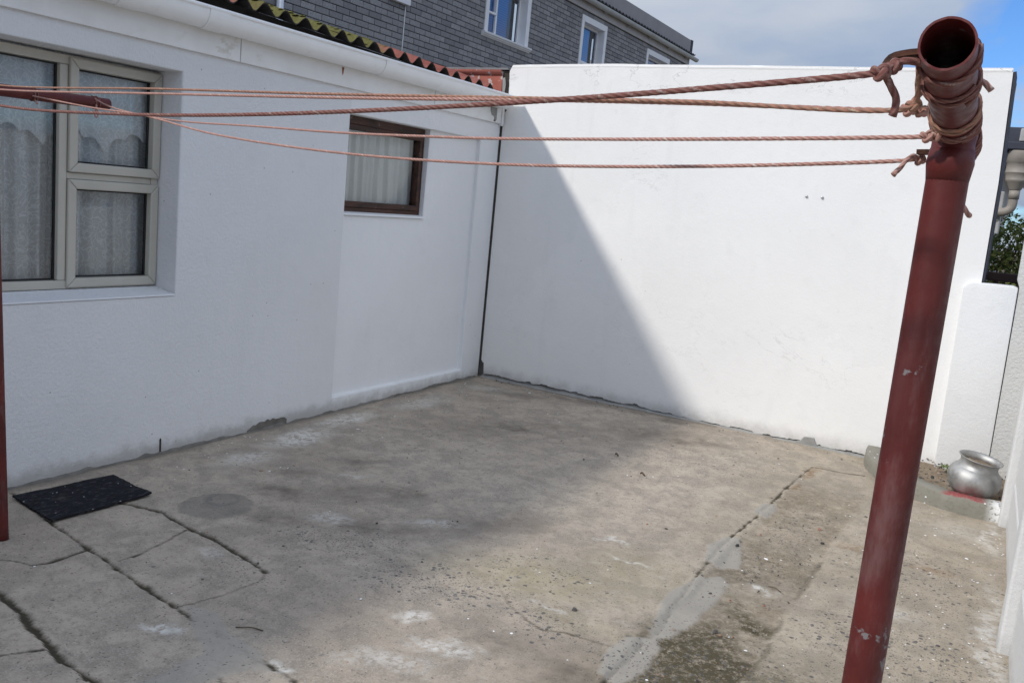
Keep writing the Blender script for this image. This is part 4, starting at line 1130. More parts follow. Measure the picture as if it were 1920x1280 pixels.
def uvbuild(mb, name, mat, parent):
    o = mb.build(name, mat, parent, True)
    me = o.data
    lay = me.uv_layers.new(name='UVMap')
    vi = np.zeros(len(me.loops), np.int32); me.loops.foreach_get('vertex_index', vi)
    uv = np.array(mb.uvs, np.float32)[vi]
    # keep u continuous across the seam of each tube
    ls = np.zeros(len(me.polygons), np.int32); lt = np.zeros(len(me.polygons), np.int32)
    me.polygons.foreach_get('loop_start', ls); me.polygons.foreach_get('loop_total', lt)
    for s_, t_ in zip(ls, lt):
        u = uv[s_:s_ + t_, 0]
        if t_ == 4 and u.max() - u.min() > .5: uv[s_:s_ + t_, 0] = np.where(u < .5, u + 1, u)
    lay.data.foreach_set('uv', uv.ravel())
    return o
def clothes_pole(label, foot, top, bar_a, bar_b, r, name='clothesline_pole'):
    root = empty(name, foot)
    tag(root, label, 'pole', 'clothesline poles')
    top = Vector(top); foot = Vector(foot)
    d = (top - foot)
    post = [foot + d * t for t in (0, .02, .04, .2, .4, .6, .8, .97, 1)]
    MB().tube(post, [r * 1.01] * 2 + [r] * 7, 32).build('post', M_pole, root, True)
    a, e = Vector(bar_a), Vector(bar_b); ax = (e - a).normalized()
    n = 40; m_ = 14; v = []; f = []
    up = Vector((0, 0, 1)); s1 = (up - ax * up.dot(ax)).normalized(); s2 = ax.cross(s1)
    rings = [(t, r) for t in np.linspace(0, 1, m_)] + [(t, r * .91) for t in np.linspace(1, 0, m_)]
    L_ = (e - a).length
    for t, rr in rings:
        for k in range(n):
            an = 2 * math.pi * k / n
            jag = (.0016 * mnoise.noise(Vector((math.cos(an) * 4, math.sin(an) * 4, 1))) if t in (0, 1) else 0)
            dent = 1 + .015 * mnoise.noise(Vector((math.cos(an) * 1.6, math.sin(an) * 1.6, t * 3)))
            v.append(a + ax * (L_ * t + jag) + s1 * (rr * dent * math.cos(an)) + s2 * (rr * dent * math.sin(an)))
    R_ = len(rings)
    for i in range(R_):
        i2 = (i + 1) % R_
        for k in range(n): f.append((i * n + k, i * n + (k + 1) % n, i2 * n + (k + 1) % n, i2 * n + k))
    bar = pyd('crossbar', v, f, M_pole, root); shade_angle(bar, .8)
    b = MB().tube([foot + d * .962, foot + d * .975, foot + d * .985], [r * 1.0, r * 1.12, r * 1.03], 28); b.build('weld_bead', M_pole, root, True)
    return root, a, ax, s1, s2, r
PR = clothes_pole('dark red steel clothesline pole standing close on the right', (3.925, -5.34, -.02), (3.9265, -5.345, 1.742), (3.934, -5.676, 1.782), (3.922, -5.182, 1.727), .0255)
PL = clothes_pole('dark red steel clothesline pole cut off by the left edge', (.530, -4.57, -.01), (.452, -4.582, 1.828), (.500, -5.08, 1.818), (.398, -4.029, 1.844), .0245)
# steel hook plates on the right crossbar
def hook(pts, w, th, root):
    P_ = catmull(pts, .004); b = MB(); v = []; f = []
    for i, p in enumerate(P_):
        t = (P_[min(i + 1, len(P_) - 1)] - P_[max(i - 1, 0)]).normalized(); s_ = Vector((0.05, 1, 0)).normalized(); nn_ = t.cross(s_).normalized()
        v += [p + s_ * w + nn_ * th, p - s_ * w + nn_ * th, p - s_ * w - nn_ * th, p + s_ * w - nn_ * th]
    for i in range(len(P_) - 1):
        for k in range(4): f.append((i * 4 + k, i * 4 + (k + 1) % 4, (i + 1) * 4 + (k + 1) % 4, (i + 1) * 4 + k))
    n = len(P_) - 1; f += [(3, 2, 1, 0), (n * 4, n * 4 + 1, n * 4 + 2, n * 4 + 3)]
    b.add(v, f); b.build('hook_plate', M_rust, root, bevel=0)
hook([(3.9095, -5.647, 1.779), (3.897, -5.650, 1.777), (3.884, -5.654, 1.772), (3.878, -5.656, 1.760)], .008, .0028, PR[0])
hook([(3.906, -5.300, 1.7145), (3.893, -5.303, 1.714), (3.882, -5.306, 1.713)], .010, .003, PR[0])

ROPES = {
 'R1': [(3.8809, -5.6762, 1.7555), (3.8736, -5.6747, 1.7541), (3.6775, -5.6352, 1.7404), (3.4904, -5.5976, 1.7294), (3.1325, -5.5256, 1.7136), (2.6774, -5.434, 1.7015), (2.2419, -5.3464, 1.7003), (1.6247, -5.2222, 1.7151), (0.522, -5.0003, 1.8202)],
 'R2': [(3.896, -5.543, 1.7382), (3.885, -5.5406, 1.737), (3.6252, -5.4828, 1.7447), (3.404, -5.4336, 1.749), (3.2987, -5.4102, 1.7505), (2.9774, -5.3387, 1.7539), (2.1807, -5.1616, 1.7681), (1.1106, -4.9236, 1.7897), (0.4709, -4.7814, 1.8255)],
 'U': [(3.9035, -5.5611, 1.7433), (3.8871, -5.557, 1.7361), (3.6284, -5.4924, 1.7454), (3.4054, -5.4367, 1.7509), (3.2982, -5.4099, 1.7534), (2.8019, -5.2859, 1.7652), (2.1227, -5.1163, 1.7848), (0.9289, -4.8181, 1.8157), (0.4632, -4.7018, 1.8574)],
 'R3': [(3.8994, -5.3924, 1.7253), (3.8881, -5.3882, 1.7246), (3.555, -5.2653, 1.7184), (3.1071, -5.0999, 1.7146), (2.8621, -5.0095, 1.7167), (2.5038, -4.8772, 1.7229), (2.0202, -4.6987, 1.7389), (1.4149, -4.4752, 1.7575), (0.9443, -4.3015, 1.7885), (0.5977, -4.1735, 1.8256), (0.406, -4.1028, 1.8611)],
 'R4': [(3.8789, -5.2916, 1.7047), (3.8681, -5.2888, 1.7029), (3.5392, -5.2041, 1.6805), (3.1084, -5.0932, 1.6658), (2.5771, -4.9564, 1.6699), (1.9617, -4.7979, 1.7023), (1.6154, -4.7087, 1.7403), (1.4597, -4.6686, 1.7562), (1.0912, -4.5737, 1.7773), (0.6851, -4.4692, 1.8083), (0.4223, -4.4015, 1.8295)],
}
def knot_path(c, ax, size):
    """a pulled-tight overhand knot: a flattened trefoil along the rope axis"""
    ax = Vector(ax).normalized(); u = ax.orthogonal().normalized(); w = ax.cross(u)
    P_ = []
    for k in range(61):
        t = 2 * math.pi * k / 60
        x = math.sin(t) + 2 * math.sin(2 * t); y = math.cos(t) - 2 * math.cos(2 * t); z = -math.sin(3 * t)
        P_.append(Vector(c) + ax * (x * .36 * size) + u * (y * .30 * size) + w * (z * .55 * size))
    return P_
def coil(P, t0, turns, pitch, grow=.0035, a0=0.0):
    grow = .0022
    """turns of cord round a crossbar, starting t0 metres from its first end"""
    root, a, ax, s1, s2, r = P
    out = []
    n = int(turns * 26)
    for k in range(n + 1):
        an = a0 + 2 * math.pi * k / 26; d = t0 + pitch * k / 26
        out.append(a + ax * d + s1 * ((r + grow) * math.cos(an)) + s2 * ((r + grow) * math.sin(an)))
    return out
def clothes_line(key, label, rad, mat, knots, coils, tails, step=.006):
    root = empty('clothes_line', ROPES[key][0])
    tag(root, label, 'clothesline', 'cords of the clothesline')
    uvbuild(MB().tube(catmull(ROPES[key], step), rad, 12, True, 3, 2 * math.pi / .036, .10), 'cord', mat, root)
    for c, ax, s_ in knots:
        uvbuild(MB().tube(knot_path(c, ax, s_), rad * 1.05, 10, False, 3, 90, .1), 'knot', mat, root)
    for cpts in coils:
        uvbuild(MB().tube(cpts, rad * .8, 10, True, 3, 90, .12), 'binding', M_rope2 if mat is M_rope2 else M_rope3, root)
    for t in tails:
        P_ = catmull(t, .004)
        uvbuild(MB().tube(P_, [rad * (1.05 + .35 * (i / len(P_)) ** 6) for i in range(len(P_))], 10, True, 3, 90, .15), 'loose_end', mat, root)
    return root
RA, RAX = PR[1], PR[2]
clothes_line('R1', 'thick faded cord crossing in front, tied highest on the near hook', .0034, M_rope3,
    [((3.879, -5.675, 1.755), (1, .2, .1), .0068), ((3.888, -5.662, 1.763), (1, .3, .5), .0055)],
    [coil(PR, .035, 1.15, .012, .004, 1.2)],
    [[(3.880, -5.668, 1.755), (3.886, -5.664, 1.748), (3.893, -5.655, 1.735), (3.894, -5.651, 1.722), (3.8925, -5.650, 1.717)],
     [(3.881, -5.672, 1.757), (3.892, -5.660, 1.767), (3.905, -5.652, 1.770), (3.914, -5.648, 1.768)]])
clothes_line('U', 'orange and green flecked cord, uppermost across the big window', .0027, M_rope2,
    [((3.899, -5.556, 1.741), (1, .2, .2), .0060)],
    [coil(PR, .235, 1.7, .016, .004, .4)],
    [[(3.903, -5.600, 1.775), (3.902, -5.58, 1.762), (3.902, -5.565, 1.748), (3.900, -5.555, 1.738)]])
clothes_line('R2', 'pink cord just below the flecked cord at the big window', .0028, M_rope,
    [((3.893, -5.542, 1.738), (1, .25, .1), .0068), ((3.905, -5.536, 1.737), (1, .25, -.2), .0052)],
    [coil(PR, .10, 2.1, .020, .0035, 2.0)],
    [[(3.893, -5.541, 1.741), (3.900, -5.545, 1.752), (3.908, -5.548, 1.761), (3.916, -5.54, 1.770)],
     [(3.936, -5.530, 1.784), (3.952, -5.523, 1.775), (3.962, -5.522, 1.770), (3.969, -5.523, 1.763)]])
clothes_line('R3', 'pink cord tied below the pair, ending on the left bar tip', .0029, M_rope,
    [((3.900, -5.391, 1.7255), (1, .25, .1), .0068), ((3.910, -5.388, 1.7275), (1, .25, .3), .0055), ((.425, -4.108, 1.848), (1, -.4, .2), .006)],
    [coil(PR, .285, 3.2, .013, .004, .8), coil(PL, .97, 1.6, .02, .004, 0)],
    [[(.424, -4.105, 1.842), (.440, -4.110, 1.815), (.452, -4.113, 1.792), (.448, -4.117, 1.778), (.436, -4.117, 1.786), (.434, -4.112, 1.812), (.430, -4.108, 1.828)]])
clothes_line('R4', 'lowest pink cord, sagging across the small brown window', .0029, M_rope,
    [((3.884, -5.292, 1.7045), (1, .25, .1), .0062), ((.432, -4.402, 1.828), (1, -.3, .1), .006)],
    [coil(PR, .395, 4.6, .014, .004, .8), coil(PL, .675, 1.8, .014, .004, 0)],
    [[(3.884, -5.294, 1.704), (3.878, -5.300, 1.709), (3.872, -5.312, 1.703), (3.866, -5.325, 1.690), (3.861, -5.337, 1.680)],
     [(3.930, -5.285, 1.668), (3.940, -5.278, 1.655), (3.950, -5.27, 1.642), (3.955, -5.264, 1.636)],
     [(.430, -4.400, 1.824), (.452, -4.398, 1.812), (.468, -4.398, 1.797)]])

# ------------------------------------------------------------------ grey brick building behind
GX = -5.0
gb = empty('brick_building', (GX, 9, 0))
tag(gb, 'grey brick two storey building with white framed windows behind the house', 'building')
M_mortar = grime('dark_mortar', (0.045, 0.045, 0.05), .2, 8, .95, 60, .3)
M_brick = Mat('grey_face_brick', .9, .2)
_oi = M_brick.n('ShaderNodeObjectInfo').outputs['Random']; _ri = M_brick.n('ShaderNodeNewGeometry').outputs['Random Per Island']
_r = M_brick.math('FRACT', M_brick.add(_oi, M_brick.mul(_ri, 7.31)))
_n = M_brick.noise(45, 4, .7); _n2 = M_brick.noise(1.2, 4)
_c = M_brick.mix(_r, (.215, .214, .222), (.375, .370, .374)); _c = M_brick.mix(M_brick.mr(_n, .35, .7, .0, .7), _c, (.17, .17, .18)); _c = M_brick.mix(M_brick.mr(_n2, .45, .7, 0, .35), _c, (.27, .262, .262))
M_brick.col(_c); M_brick.bump(_n, .8, .01)
M_white = grime('white_trim', (0.80, 0.81, 0.82), .04, 3, .6, 50, .08, .3, (.62, .62, .60), .3)
WINS = [(7.28, 8.88, 4.50, 5.62), (11.10, 12.40, 4.1, 5.64), (14.84, 16.45, 4.1, 5.64)]   # outer edges of surrounds
GY0, GY1, GZ1 = 1.84, 17.75, 5.80
def hole(y0, y1, z0, z1):
    for a, c, d, e in WINS:
        if y1 > a + .005 and y0 < c - .005 and z1 > d + .005 and z0 < e - .005: return (a, c, d, e)
    return None
# backing wall with openings
def bdepth(y, z):
    for a, c, d, e in WINS:
        if a < y < c and d < z < e: return None
    return 0.0
ybr = [GY0] + [q for w_ in WINS for q in w_[:2]] + [GY1]
o = cell_wall('wall', ybr, [-.05, 4.1, 4.50, 5.62, 5.64, GZ1], bdepth, -.30, M_mortar, gb, .002)
o.location = (GX, 0, 0)
b = MB(); b.box((GX - 7, GY0, 0), (GX - .301, GY0 + .25, GZ1)); b.box((GX - 7, GY1 - .25, 0), (GX - .301, GY1, GZ1)); b.box((GX - 7.2, GY0, 0), (GX - 7, GY1, GZ1))
b.build('wall', grime('grey_render', (.40, .40, .42), .1, 3), gb)
MB().box((GX - .30, GY0 - .16, -.02), (GX + .045, GY0 - .001, GZ1)).build('corner_pier', grime('grey_pier', (.34, .345, .37), .1, 5), gb, bevel=.01)
# bricks
BL, BH, JT = .285, .092, .011
def brick_mesh(L_):
    b = .006; d = .016
    y0, y1, z0, z1 = JT / 2, L_ - JT / 2, JT / 2, BH - JT / 2
    v = [(0, y0, z0), (0, y1, z0), (0, y1, z1), (0, y0, z1), (d - b * .6, y0, z0), (d - b * .6, y1, z0), (d - b * .6, y1, z1), (d - b * .6, y0, z1),
         (d, y0 + b, z0 + b), (d, y1 - b, z0 + b), (d, y1 - b, z1 - b), (d, y0 + b, z1 - b)]
    f = [(8, 9, 10, 11)]
    for k in range(4):
        k2 = (k + 1) % 4
        f += [(k, k2, 4 + k2, 4 + k), (4 + k, 4 + k2, 8 + k2, 8 + k)]
    return v, f
def campx(p):
    q = Vector(p) - Vector(CAM); d = q.dot(c_fwd)
    return (960 + F * q.dot(c_right) / d, 640 + F * q.dot(c_down) / d, d)
full_v, full_f = brick_mesh(BL)
fme = bpy.data.meshes.new('brick'); fme.from_pydata(full_v, [], full_f); fme.materials.append(M_brick.m)
cand = []; rest = MB()
z = 2.6; row = 0
while z + BH <= GZ1:
    y = GY0 + (-.5 * BL if row % 2 else 0)
    while y < GY1 - .02:
        y0, y1 = max(y, GY0), min(y + BL, GY1)
        spans_ = [(y0, y1)]
        h = hole(y0, y1, z, z + BH)
        if h:
            spans_ = []
            if y0 < h[0] - .04: spans_.append((y0, h[0] + JT / 2))
            if y1 > h[1] + .04: spans_.append((h[1] - JT / 2, y1))
        for s0, s1_ in spans_:
            if s1_ - s0 < .045: continue
            L_ = s1_ - s0
            u, w_, dd = campx((GX, s0 + L_ / 2, z + BH / 2))
            dx = 0.05 - (GX + .05)
            roofz = 2.50 + 0  # seen over the roof edge
            zline = CAM[2] + (2.53 - CAM[2]) * (CAM[0] - GX) / (CAM[0] - 0.05)
            vis = w_ > -14 and z + BH > zline - .02 and (abs(L_ - BL) < 1e-6)
            xw = CAM[0] + (GX - CAM[0]) * (0 - CAM[1]) / (s0 - CAM[1])
            if vis and z + BH < CAM[2] + (2.73 - CAM[2]) * (s0 - CAM[1]) / (0 - CAM[1]) and xw > -.6: vis = False
            cand.append((vis, dd, s0, L_, z))
        y += BL
    z += BH; row += 1
cand.sort(key=lambda c: (not c[0], c[1]))
cnt = 0
for vis, dd, s0, L_, z in cand:
    loc = (GX + .0005, s0, z)
    if vis and cnt < 300:
        o = bpy.data.objects.new('brick', fme); COL.objects.link(o); o.parent = gb; o.location = Vector(loc) - gb.location + Vector((random.uniform(-.002, .002), 0, 0)); cnt += 1
    else:
        bv, bf = (full_v, full_f) if abs(L_ - BL) < 1e-6 else brick_mesh(L_)
        jx = random.uniform(-.002, .002)
        rest.add([(p[0] + loc[0] + jx, p[1] + loc[1], p[2] + loc[2]) for p in bv], bf)
o = rest.build('brickwork', M_brick, gb); o['kind'] = 'stuff'
# windows
M_skyglass = glass_mat('sky_tinted_glass', (.80, .90, 1.0))  # blue tint adds to the painted sky reflection
M_skyblue = Mat('sky_reflection_blue', .7, .3)  # reflected blue sky painted as the colour behind the panes
_w = M_skyblue.math('SINE', M_skyblue.mul(M_skyblue.sepx()[2], 150)); M_skyblue.col(M_skyblue.mix(M_skyblue.mr(_w, -.2, .9), (.09, .26, .62), (.13, .36, .80)))
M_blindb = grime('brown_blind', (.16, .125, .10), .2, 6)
for k, (a, c, d, e) in enumerate(WINS):
    w_ = empty('window', (GX, a, d)); w_.parent = gb; w_.matrix_parent_inverse = Matrix.Translation(-gb.location)
    sw_ = .13
    frame_ring(a, c, d - (.0 if k == 0 else .0), e, sw_, GX - .20, GX + .03, M_white, w_, 'surround', .006, (sw_ * .9, sw_, .02, sw_))
    ya, yc, zd, ze = a + sw_ * .9, c - sw_, d + .02, e - sw_
    frame_ring(ya + .002, yc - .002, zd + .002, ze - .002, .045, GX - .19, GX - .13, M_white, w_, 'frame', .004)
    if k == 0:
        ym = ya + .44 * (yc - ya) - .1
        MB().box((GX - .185, ym - .025, zd + .046), (GX - .125, ym + .025, ze - .046)).build('mullion', M_white, w_, bevel=.004)
        zt = zd + .38
        frame_ring(ya + .046, ym - .026, zt, ze - .047, .035, GX - .18, GX - .105, M_white, w_, 'sash', .004)
        panes = [(ya + .05, ym - .03), (ym + .03, yc - .05)]
    else:
        zt = 4.72
        MB().box((GX - .185, ya + .046, zt - .03), (GX - .12, yc - .046, zt + .03)).build('transom', M_white, w_, bevel=.004)
        panes = [(ya + .05, yc - .05)]
    for (p0, p1) in panes:
        MB().add([(GX - .16, p0 - .004, zd + .045), (GX - .16, p1 + .004, zd + .045), (GX - .16, p1 + .004, ze - .045), (GX - .16, p0 - .004, ze - .045)], [(0, 1, 2, 3)]).build('pane', M_skyglass, w_)
    yb = ya + .80 * (yc - ya)
    MB().box((GX - .27, ya, zd), (GX - .25, yb, ze)).build('pane_backing', M_skyblue, w_)
    MB().box((GX - .29, yb, zd), (GX - .272, yc, ze)).build('pane_backing', M_blindb, w_)
    sp_ = [(GX - .10, d - .075), (GX + .03, d - .075), (GX + .042, d - .055), (GX + .058, d - .05), (GX + .064, d - .03), (GX + .085, d - .022), (GX + .09, d + .006), (GX + .075, d + .014), (GX - .10, d + .020)]
    MB().prism(sp_, 'y', a - .07, c + .07).build('sill', M_white, w_, autos=.5)
# eaves
M_eave = grime('grey_eave_paint', (.42, .405, .395), .08, 4, .7, 40, .1, .3, (.33, .30, .27), .4)
M_ggut = grime('grey_gutter', (.44, .46, .45), .08, 3, .5, 40, .08, .35, (.36, .26, .17), .5)
MB().box((GX + .002, GY0 - .2, GZ1 - .06), (GX + .05, GY1 + .12, GZ1 + .14)).build('fascia', M_eave, gb, bevel=.004)
MB().box((GX - 1.0, GY0 - .2, GZ1 + .145), (GX + .20, GY1 + .15, GZ1 + .165)).build('soffit', M_eave, gb)
gprof = [(GX + .135 + .07 * math.cos(a), GZ1 + .16 + .085 * math.sin(a)) for a in np.linspace(0, -math.pi, 16)] + [(GX + .135 + .064 * math.cos(a), GZ1 + .16 + .079 * math.sin(a)) for a in np.linspace(-math.pi, 0, 16)]
MB().prism(gprof, 'y', GY0 - .2, GY1 + .45).build('gutter', M_ggut, gb, autos=.6)
for yb in np.arange(2.6, 18, 1.35):
    MB().box((GX + .051, yb - .02, GZ1 + .05), (GX + .125, yb + .02, GZ1 + .075)).build('gutter_bracket', M_eave, gb)
    MB().prism([(GX + .135 + .074 * math.cos(a), GZ1 + .16 + .09 * math.sin(a)) for a in np.linspace(0, -math.pi, 16)] + [(GX + .135 + .0705 * math.cos(a), GZ1 + .16 + .0855 * math.sin(a)) for a in np.linspace(-math.pi, 0, 16)], 'y', yb + .08, yb + .14).build('gutter_joint', M_ggut, gb, autos=.6)
M_groof = grime('dark_roof_sheet', (.09, .09, .095), .2, 6, .8, 50, .2)
v = []; f = []
ys_ = np.arange(GY0 - .2, GY1 + .2, .035)
for y in ys_:
    zz = GZ1 + .215 + .022 * math.sin(2 * math.pi * y / .19)
    v += [(GX + .20, y, zz), (GX - 3.2, y, zz + .50), (GX + .20, y, zz - .012), (GX - 3.2, y, zz + .488)]
for i in range(len(ys_) - 1):
    a = i * 4; f += [(a, a + 4, a + 5, a + 1), (a + 2, a + 3, a + 7, a + 6), (a, a + 2, a + 6, a + 4)]
pyd('roof_sheet', v, f, M_groof, gb, True)
par = grime('grey_parapet', (.30, .29, .295), .06, 2.5, .85, 40, .1)
for yb, ye in ((1.7, 5.6), (5.606, 9.1), (9.106, 12.5), (12.506, 15.4), (15.406, 18.0)):
    MB().box((GX - .35, yb, GZ1 + .29), (GX - .02, ye, GZ1 + .64)).build('parapet_panel', par, gb)
MB().box((GX - .36, 18.003, GZ1 + .26), (GX - .01, 18.16, GZ1 + .655)).build('parapet_end', grime('black_flashing', (.03, .03, .035), .2, 8, .6), gb)
MB().tube([(GX + .07, 2.26, 0), (GX + .07, 2.26, 5.9)], .048, 14).build('downpipe', grime('white_downpipe', (.70, .74, .80), .04, 3, .45), gb, True)
MB().tube([(GX + .025, 4.93, 3.0), (GX + .025, 4.96, 3.9), (GX + .025, 4.98, 5.0)], .009, 6).build('cable', M_white, gb, True)
MB().box((GX + .017, 4.55, 4.42), (GX + .09, 5.02, 4.52)).build('ledge', M_white, gb, bevel=.01)

# cream building farther back on the left
cb = empty('cream_building', (-9, 0, 0))
tag(cb, 'cream wall of a far building glimpsed left of the grey bricks', 'building')
MB().box((-12, -4, 0), (-8.6, 6.0, 6.2)).build('wall', grime('cream_paint', (.62, .55, .46), .05, 2), cb)
MB().prism([(-12.3, 6.19), (-8.3, 6.19), (-10.3, 7.2)], 'y', -4.2, 6.2).build('roof', M_red, cb)

# ------------------------------------------------------------------ things beyond the gap on the right
M_brown = grime('brown_gate_paint', (.055, .032, .026), .2, 10, .6, 60, .2)
gate = empty('side_gate', (3.9, .30, 0)); tag(gate, 'dark brown gate rail across the gap beside the white wall', 'gate')
MB().box((3.70, .28, 1.365), (4.10, .32, 1.425)).build('top_rail', M_brown, gate, bevel=.006)
for xx in (3.72, 3.86, 4.0):
    MB().box((xx, .285, 0.0), (xx + .03, .315, 1.364)).build('upright', M_brown, gate, bevel=.004)
nb = empty('neighbour_eave', (3.8, 2, 0))
tag(nb, 'grey roof corner with gutter outlet and downpipe beyond the white wall', 'building')
M_slate = grime('slate_fascia', (.05, .055, .075), .2, 6, .7, 50, .2)
M_taupe = grime('taupe_gutter', (.30, .27, .235), .1, 5, .55, 40, .12, .35, (.20, .175, .15), .5)
M_grey = grime('weathered_grey', (.42, .42, .41), .15, 8, .8, 40, .2)
NY = 2.0
MB().box((1.2, NY + .30, 0.0), (3.70, NY + 5, 2.45)).build('wall', M_grey, nb)
MB().box((1.0, NY + .1, 2.46), (3.87, NY + 5.2, 2.60)).build('roof_edge', M_slate, nb, bevel=.008)
MB().prism([(3.60, 2.02), (3.74, 2.22), (3.80, 2.46), (3.64, 2.46)], 'y', NY + .05, NY + .25).build('barge_board', M_slate, nb)
MB().box((3.82, NY - .05, 2.47), (4.05, NY + .35, 2.575)).build('roof_tile', M_grey, nb, bevel=.01)
MB().box((3.73, NY - .08, 2.40), (3.93, NY + .3, 2.462)).build('slate_lining', M_slate, nb, bevel=.008)
hop = [(.10, 2.395), (.108, 2.30), (.10, 2.295), (.10, 2.22), (.105, 2.215), (.10, 2.21), (.088, 2.16), (.092, 2.155), (.08, 2.14), (.06, 2.10), (.045, 2.075)]
v, f = lathe([(r, z - 0) for r, z in hop], 28)
o = pyd('hopper', [(p[0] * .95 + 3.855, p[1] * .95 + NY, p[2]) for p in v], [tuple(reversed(q)) for q in f], M_taupe, nb, True)
dp = catmull([(3.855, NY, 2.10), (3.855, NY, 2.0), (3.85, NY, 1.93), (3.82, NY, 1.895), (3.77, NY + .02, 1.885), (3.55, NY + .05, 1.885)], .015)
MB().tube(dp, .036, 16).build('downpipe', M_taupe, nb, True)
MB().tube([(3.855, NY, 2.07), (3.855, NY, 2.0)], .041, 16).build('pipe_socket', M_taupe, nb, True)
gq = [(3.93 + .09 * math.cos(a), 2.40 + .09 * math.sin(a)) for a in np.linspace(0, -math.pi, 14)] + [(3.93 + .084 * math.cos(a), 2.40 + .084 * math.sin(a)) for a in np.linspace(-math.pi, 0, 14)]
MB().prism(gq, 'y', NY - .05, NY + 4.5).build('gutter', M_grey, nb, autos=.6)
MB().box((3.64, NY + .05, 1.70), (3.785, NY + .25, 2.06)).build('corner_block', M_grey, nb, bevel=.01)
# folded beige awning
aw = MB(); P_ = []
prof_a = [(3.62, 1.82), (3.74, 1.835), (3.80, 1.79), (3.775, 1.775), (3.765, 1.70), (3.75, 1.55), (3.735, 1.40), (3.70, 1.20), (3.62, 1.20)]
aw.prism(prof_a, 'y', 1.15, 1.22)
o = aw.build('canvas_flap', grime('beige_canvas', (.48, .43, .30), .1, 6, .9, 60, .3), None, bevel=.004)
tag(o, 'hanging beige canvas flap in the gap beside the white wall', 'canvas')
# bush
bush = empty('bush', (3.95, 3.0, 0)); tag(bush, 'leafy green bush growing beyond the gap on the right', 'bush')
st = MB()
for k in range(9):
    a = random.uniform(0, 6.28); r = random.uniform(.1, .4)
    P_ = [(3.95, 3.0, 0), (3.95 + r * .4 * math.cos(a), 3 + r * .4 * math.sin(a), .8), (3.95 + r * math.cos(a), 3 + r * math.sin(a), 1.35), (3.95 + r * 1.2 * math.cos(a + .3), 3 + r * 1.2 * math.sin(a + .3), 1.6)]
    st.tube(catmull(P_, .08), [.018 * (1 - .8 * i / 24) for i in range(len(catmull(P_, .08)))], 6)
st.build('stems', grime('bark', (.10, .07, .05), .2, 20), bush, True)
M_bleaf = Mat('bush_leaf', .55, .35)
_ri = M_bleaf.n('ShaderNodeNewGeometry').outputs['Random Per Island']
M_bleaf.col(M_bleaf.ramp(_ri, (0, (.07, .11, .022)), (.5, (.14, .18, .04)), (.85, (.25, .28, .065)), (1, (.34, .29, .10))))
lv = MB()
for k in range(11000):
    while True:
        p = Vector((random.uniform(-1, 1), random.uniform(-1, 1), random.uniform(-1, 1)))
        if .25 < p.length < 1: break
    pos = Vector((3.97 + p.x * .55, 3.0 + p.y * .5, 1.38 + p.z * .72))
    if mnoise.noise(pos * 6) < -.22: continue
    if pos.z > 1.85 + .2 * mnoise.noise(pos * 6): continue
    s_ = random.uniform(.016, .030)
    u = Vector((random.gauss(0, 1), random.gauss(0, 1), random.gauss(0, .7))).normalized(); w = u.orthogonal().normalized(); w.rotate(Matrix.Rotation(random.uniform(0, 6.28), 3, u)); w *= .5
    nn_ = u.cross(w) * .3
    lv.add([pos - u * s_, pos + w * s_ + nn_ * s_, pos + u * s_, pos - w * s_ + nn_ * s_], [(0, 1, 2), (0, 2, 3)])
lv.build('foliage', M_bleaf, bush)

# ------------------------------------------------------------------ loose bits on the ground
def scatter(name, n, region, size, flat, mat, label, cat, seed):
    rnd = random.Random(seed); b = MB()
    for k in range(n):
        x, y, zz = region(rnd)
        zz += 0.03 * float(sstep(-2.6, 0.0, y))
        s_ = rnd.uniform(*size) * (1.8 if rnd.random() < .08 else 1); h = s_ * flat * rnd.uniform(.6, 1.3)
        m_ = rnd.randint(5, 7); a0 = rnd.uniform(0, 6.28); el = rnd.uniform(.45, 1)
        base = []; top = []
        for q in range(m_):
            a = 6.2832 * q / m_; r = s_ * rnd.uniform(.65, 1.1)
            u, w_ = r * math.cos(a), r * el * math.sin(a)
            px, py = u * math.cos(a0) - w_ * math.sin(a0), u * math.sin(a0) + w_ * math.cos(a0)
            base.append((x + px, y + py, zz)); top.append((x + px * .7, y + py * .7, zz + h))
        f = [(q, (q + 1) % m_, m_ + (q + 1) % m_, m_ + q) for q in range(m_)] + [tuple(range(m_, 2 * m_))]
        b.add(base + top, f)
    o = b.build(name, mat, None); tag(o, label, cat, kind='stuff'); return o
M_flake = grime('white_paint_flake', (.80, .80, .79), .05, 20, .7)
M_peb = Mat('pebble', .9, .2); _ri = M_peb.n('ShaderNodeNewGeometry').outputs['Random Per Island']
M_peb.col(M_peb.ramp(_ri, (0, (.06, .058, .055)), (.4, (.14, .13, .12)), (.75, (.30, .27, .23)), (.95, (.33, .17, .11))))
def reg_flake(r):
    t = r.random()
    if t < .30: return (0.02 + abs(r.gauss(0, .28)), r.uniform(-3.6, -.1), 0.002)
    if t < .72: return (r.uniform(3.3, 4.2) if r.random() < .4 else 4.2 - abs(r.gauss(0, .28)), r.uniform(-3.6, -.95), 0.002)
    if t < .86: return (r.uniform(2.2, 3.3), r.uniform(-3.9, -.3), 0.002)
    return (r.uniform(.3, 3.2), -abs(r.gauss(0, .9)) - .05 if r.random() < .5 else r.uniform(-5, -.2), 0.003)
scatter('paint_flakes', 340, reg_flake, (.0022, .0085), .12, M_flake, 'flecks of white paint scattered over the concrete', 'paint flakes', 5)
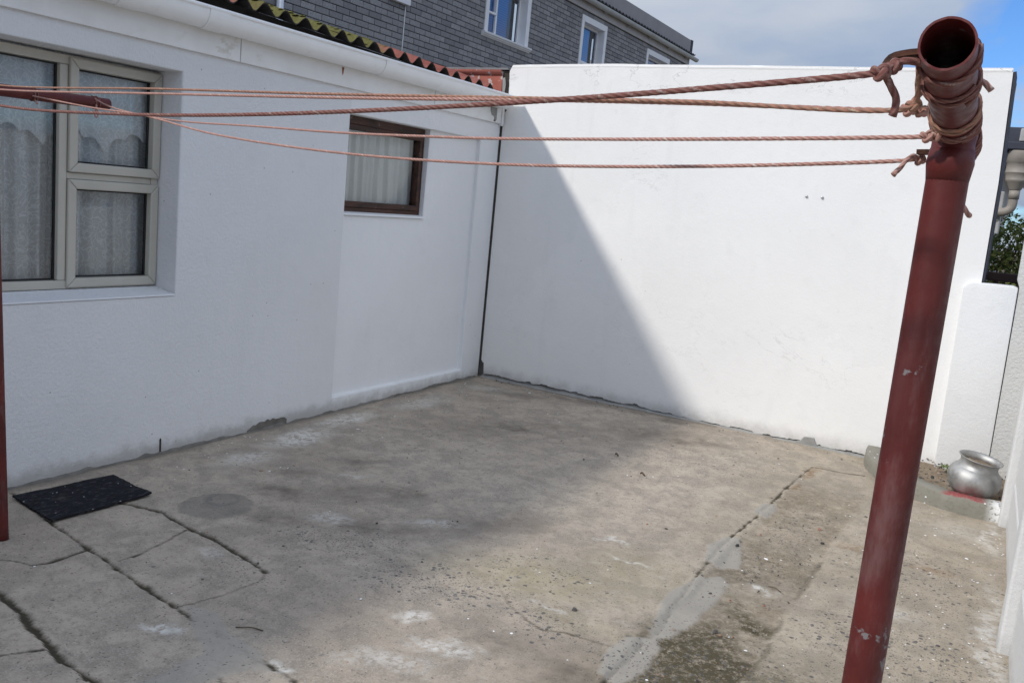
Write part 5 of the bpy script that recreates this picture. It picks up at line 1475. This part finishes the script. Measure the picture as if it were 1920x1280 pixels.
def reg_peb(r):
    t = r.random()
    if t < .45: return (r.uniform(2.95, 3.55), r.uniform(-4.0, -1.2), -.006)
    if t < .6: return (r.uniform(.05, 3.3), -abs(r.gauss(0, .10)) - .03, 0)
    if t < .7: return (r.uniform(3.0, 3.1), r.uniform(-1.4, -.5), -.004)
    return (r.uniform(.2, 4.1), r.uniform(-5, -.1), -.001)
scatter('pebbles', 520, reg_peb, (.0025, .008), .7, M_peb, 'loose grit and pebbles lying on the concrete', 'pebbles', 6)
def reg_soil(r):
    while True:
        x, y = r.uniform(3.3, 4.15), r.uniform(-.85, 0)
        if inside_kerb(x, y): return (x, y, .085)
scatter('soil_crumbs', 420, reg_soil, (.003, .010), .7, M_peb, 'crumbs of grit on the planter soil', 'grit', 8)
# single twigs, leaves and stones one can point at
M_twig = grime('twig', (.10, .075, .05), .3, 30, .9)
for (a, c, lb) in (((1.81, -4.48), (1.90, -4.435), 'short dark twig lying near the lower left joints'), ((3.27, -2.72), (3.33, -2.74), 'short pale twig lying on the mossy strip')):
    o = MB().tube(catmull([(a[0], a[1], .004), ((a[0] + c[0]) / 2, (a[1] + c[1]) / 2 + .008, .007), (c[0], c[1], .004)], .01), .0025, 6).build('twig', M_twig, None, True)
    tag(o, lb, 'twig')
M_dleaf = grime('dead_leaf', (.17, .13, .095), .3, 30, .9)
for (x, y, s_, lb) in ((2.22, -1.62, .016, 'dark dead leaf on the bare slab in the sun'), (1.93, -1.35, .013, 'small curled dead leaf near the shadow edge')):
    v = []; f = []
    for i in range(7):
        t = i / 6; w_ = s_ * .45 * math.sin(math.pi * t) ** .8 + .001
        for sgn in (-1, 0, 1): v.append((x + (t - .5) * 2 * s_, y + sgn * w_, .018 + .012 * abs(sgn) + .006 * math.sin(5 * t)))
    for i in range(6):
        for k in range(2): f.append((i * 3 + k, (i + 1) * 3 + k, (i + 1) * 3 + k + 1, i * 3 + k + 1))
    tag(pyd('dead_leaf', v, f, M_dleaf, None, True), lb, 'leaf')
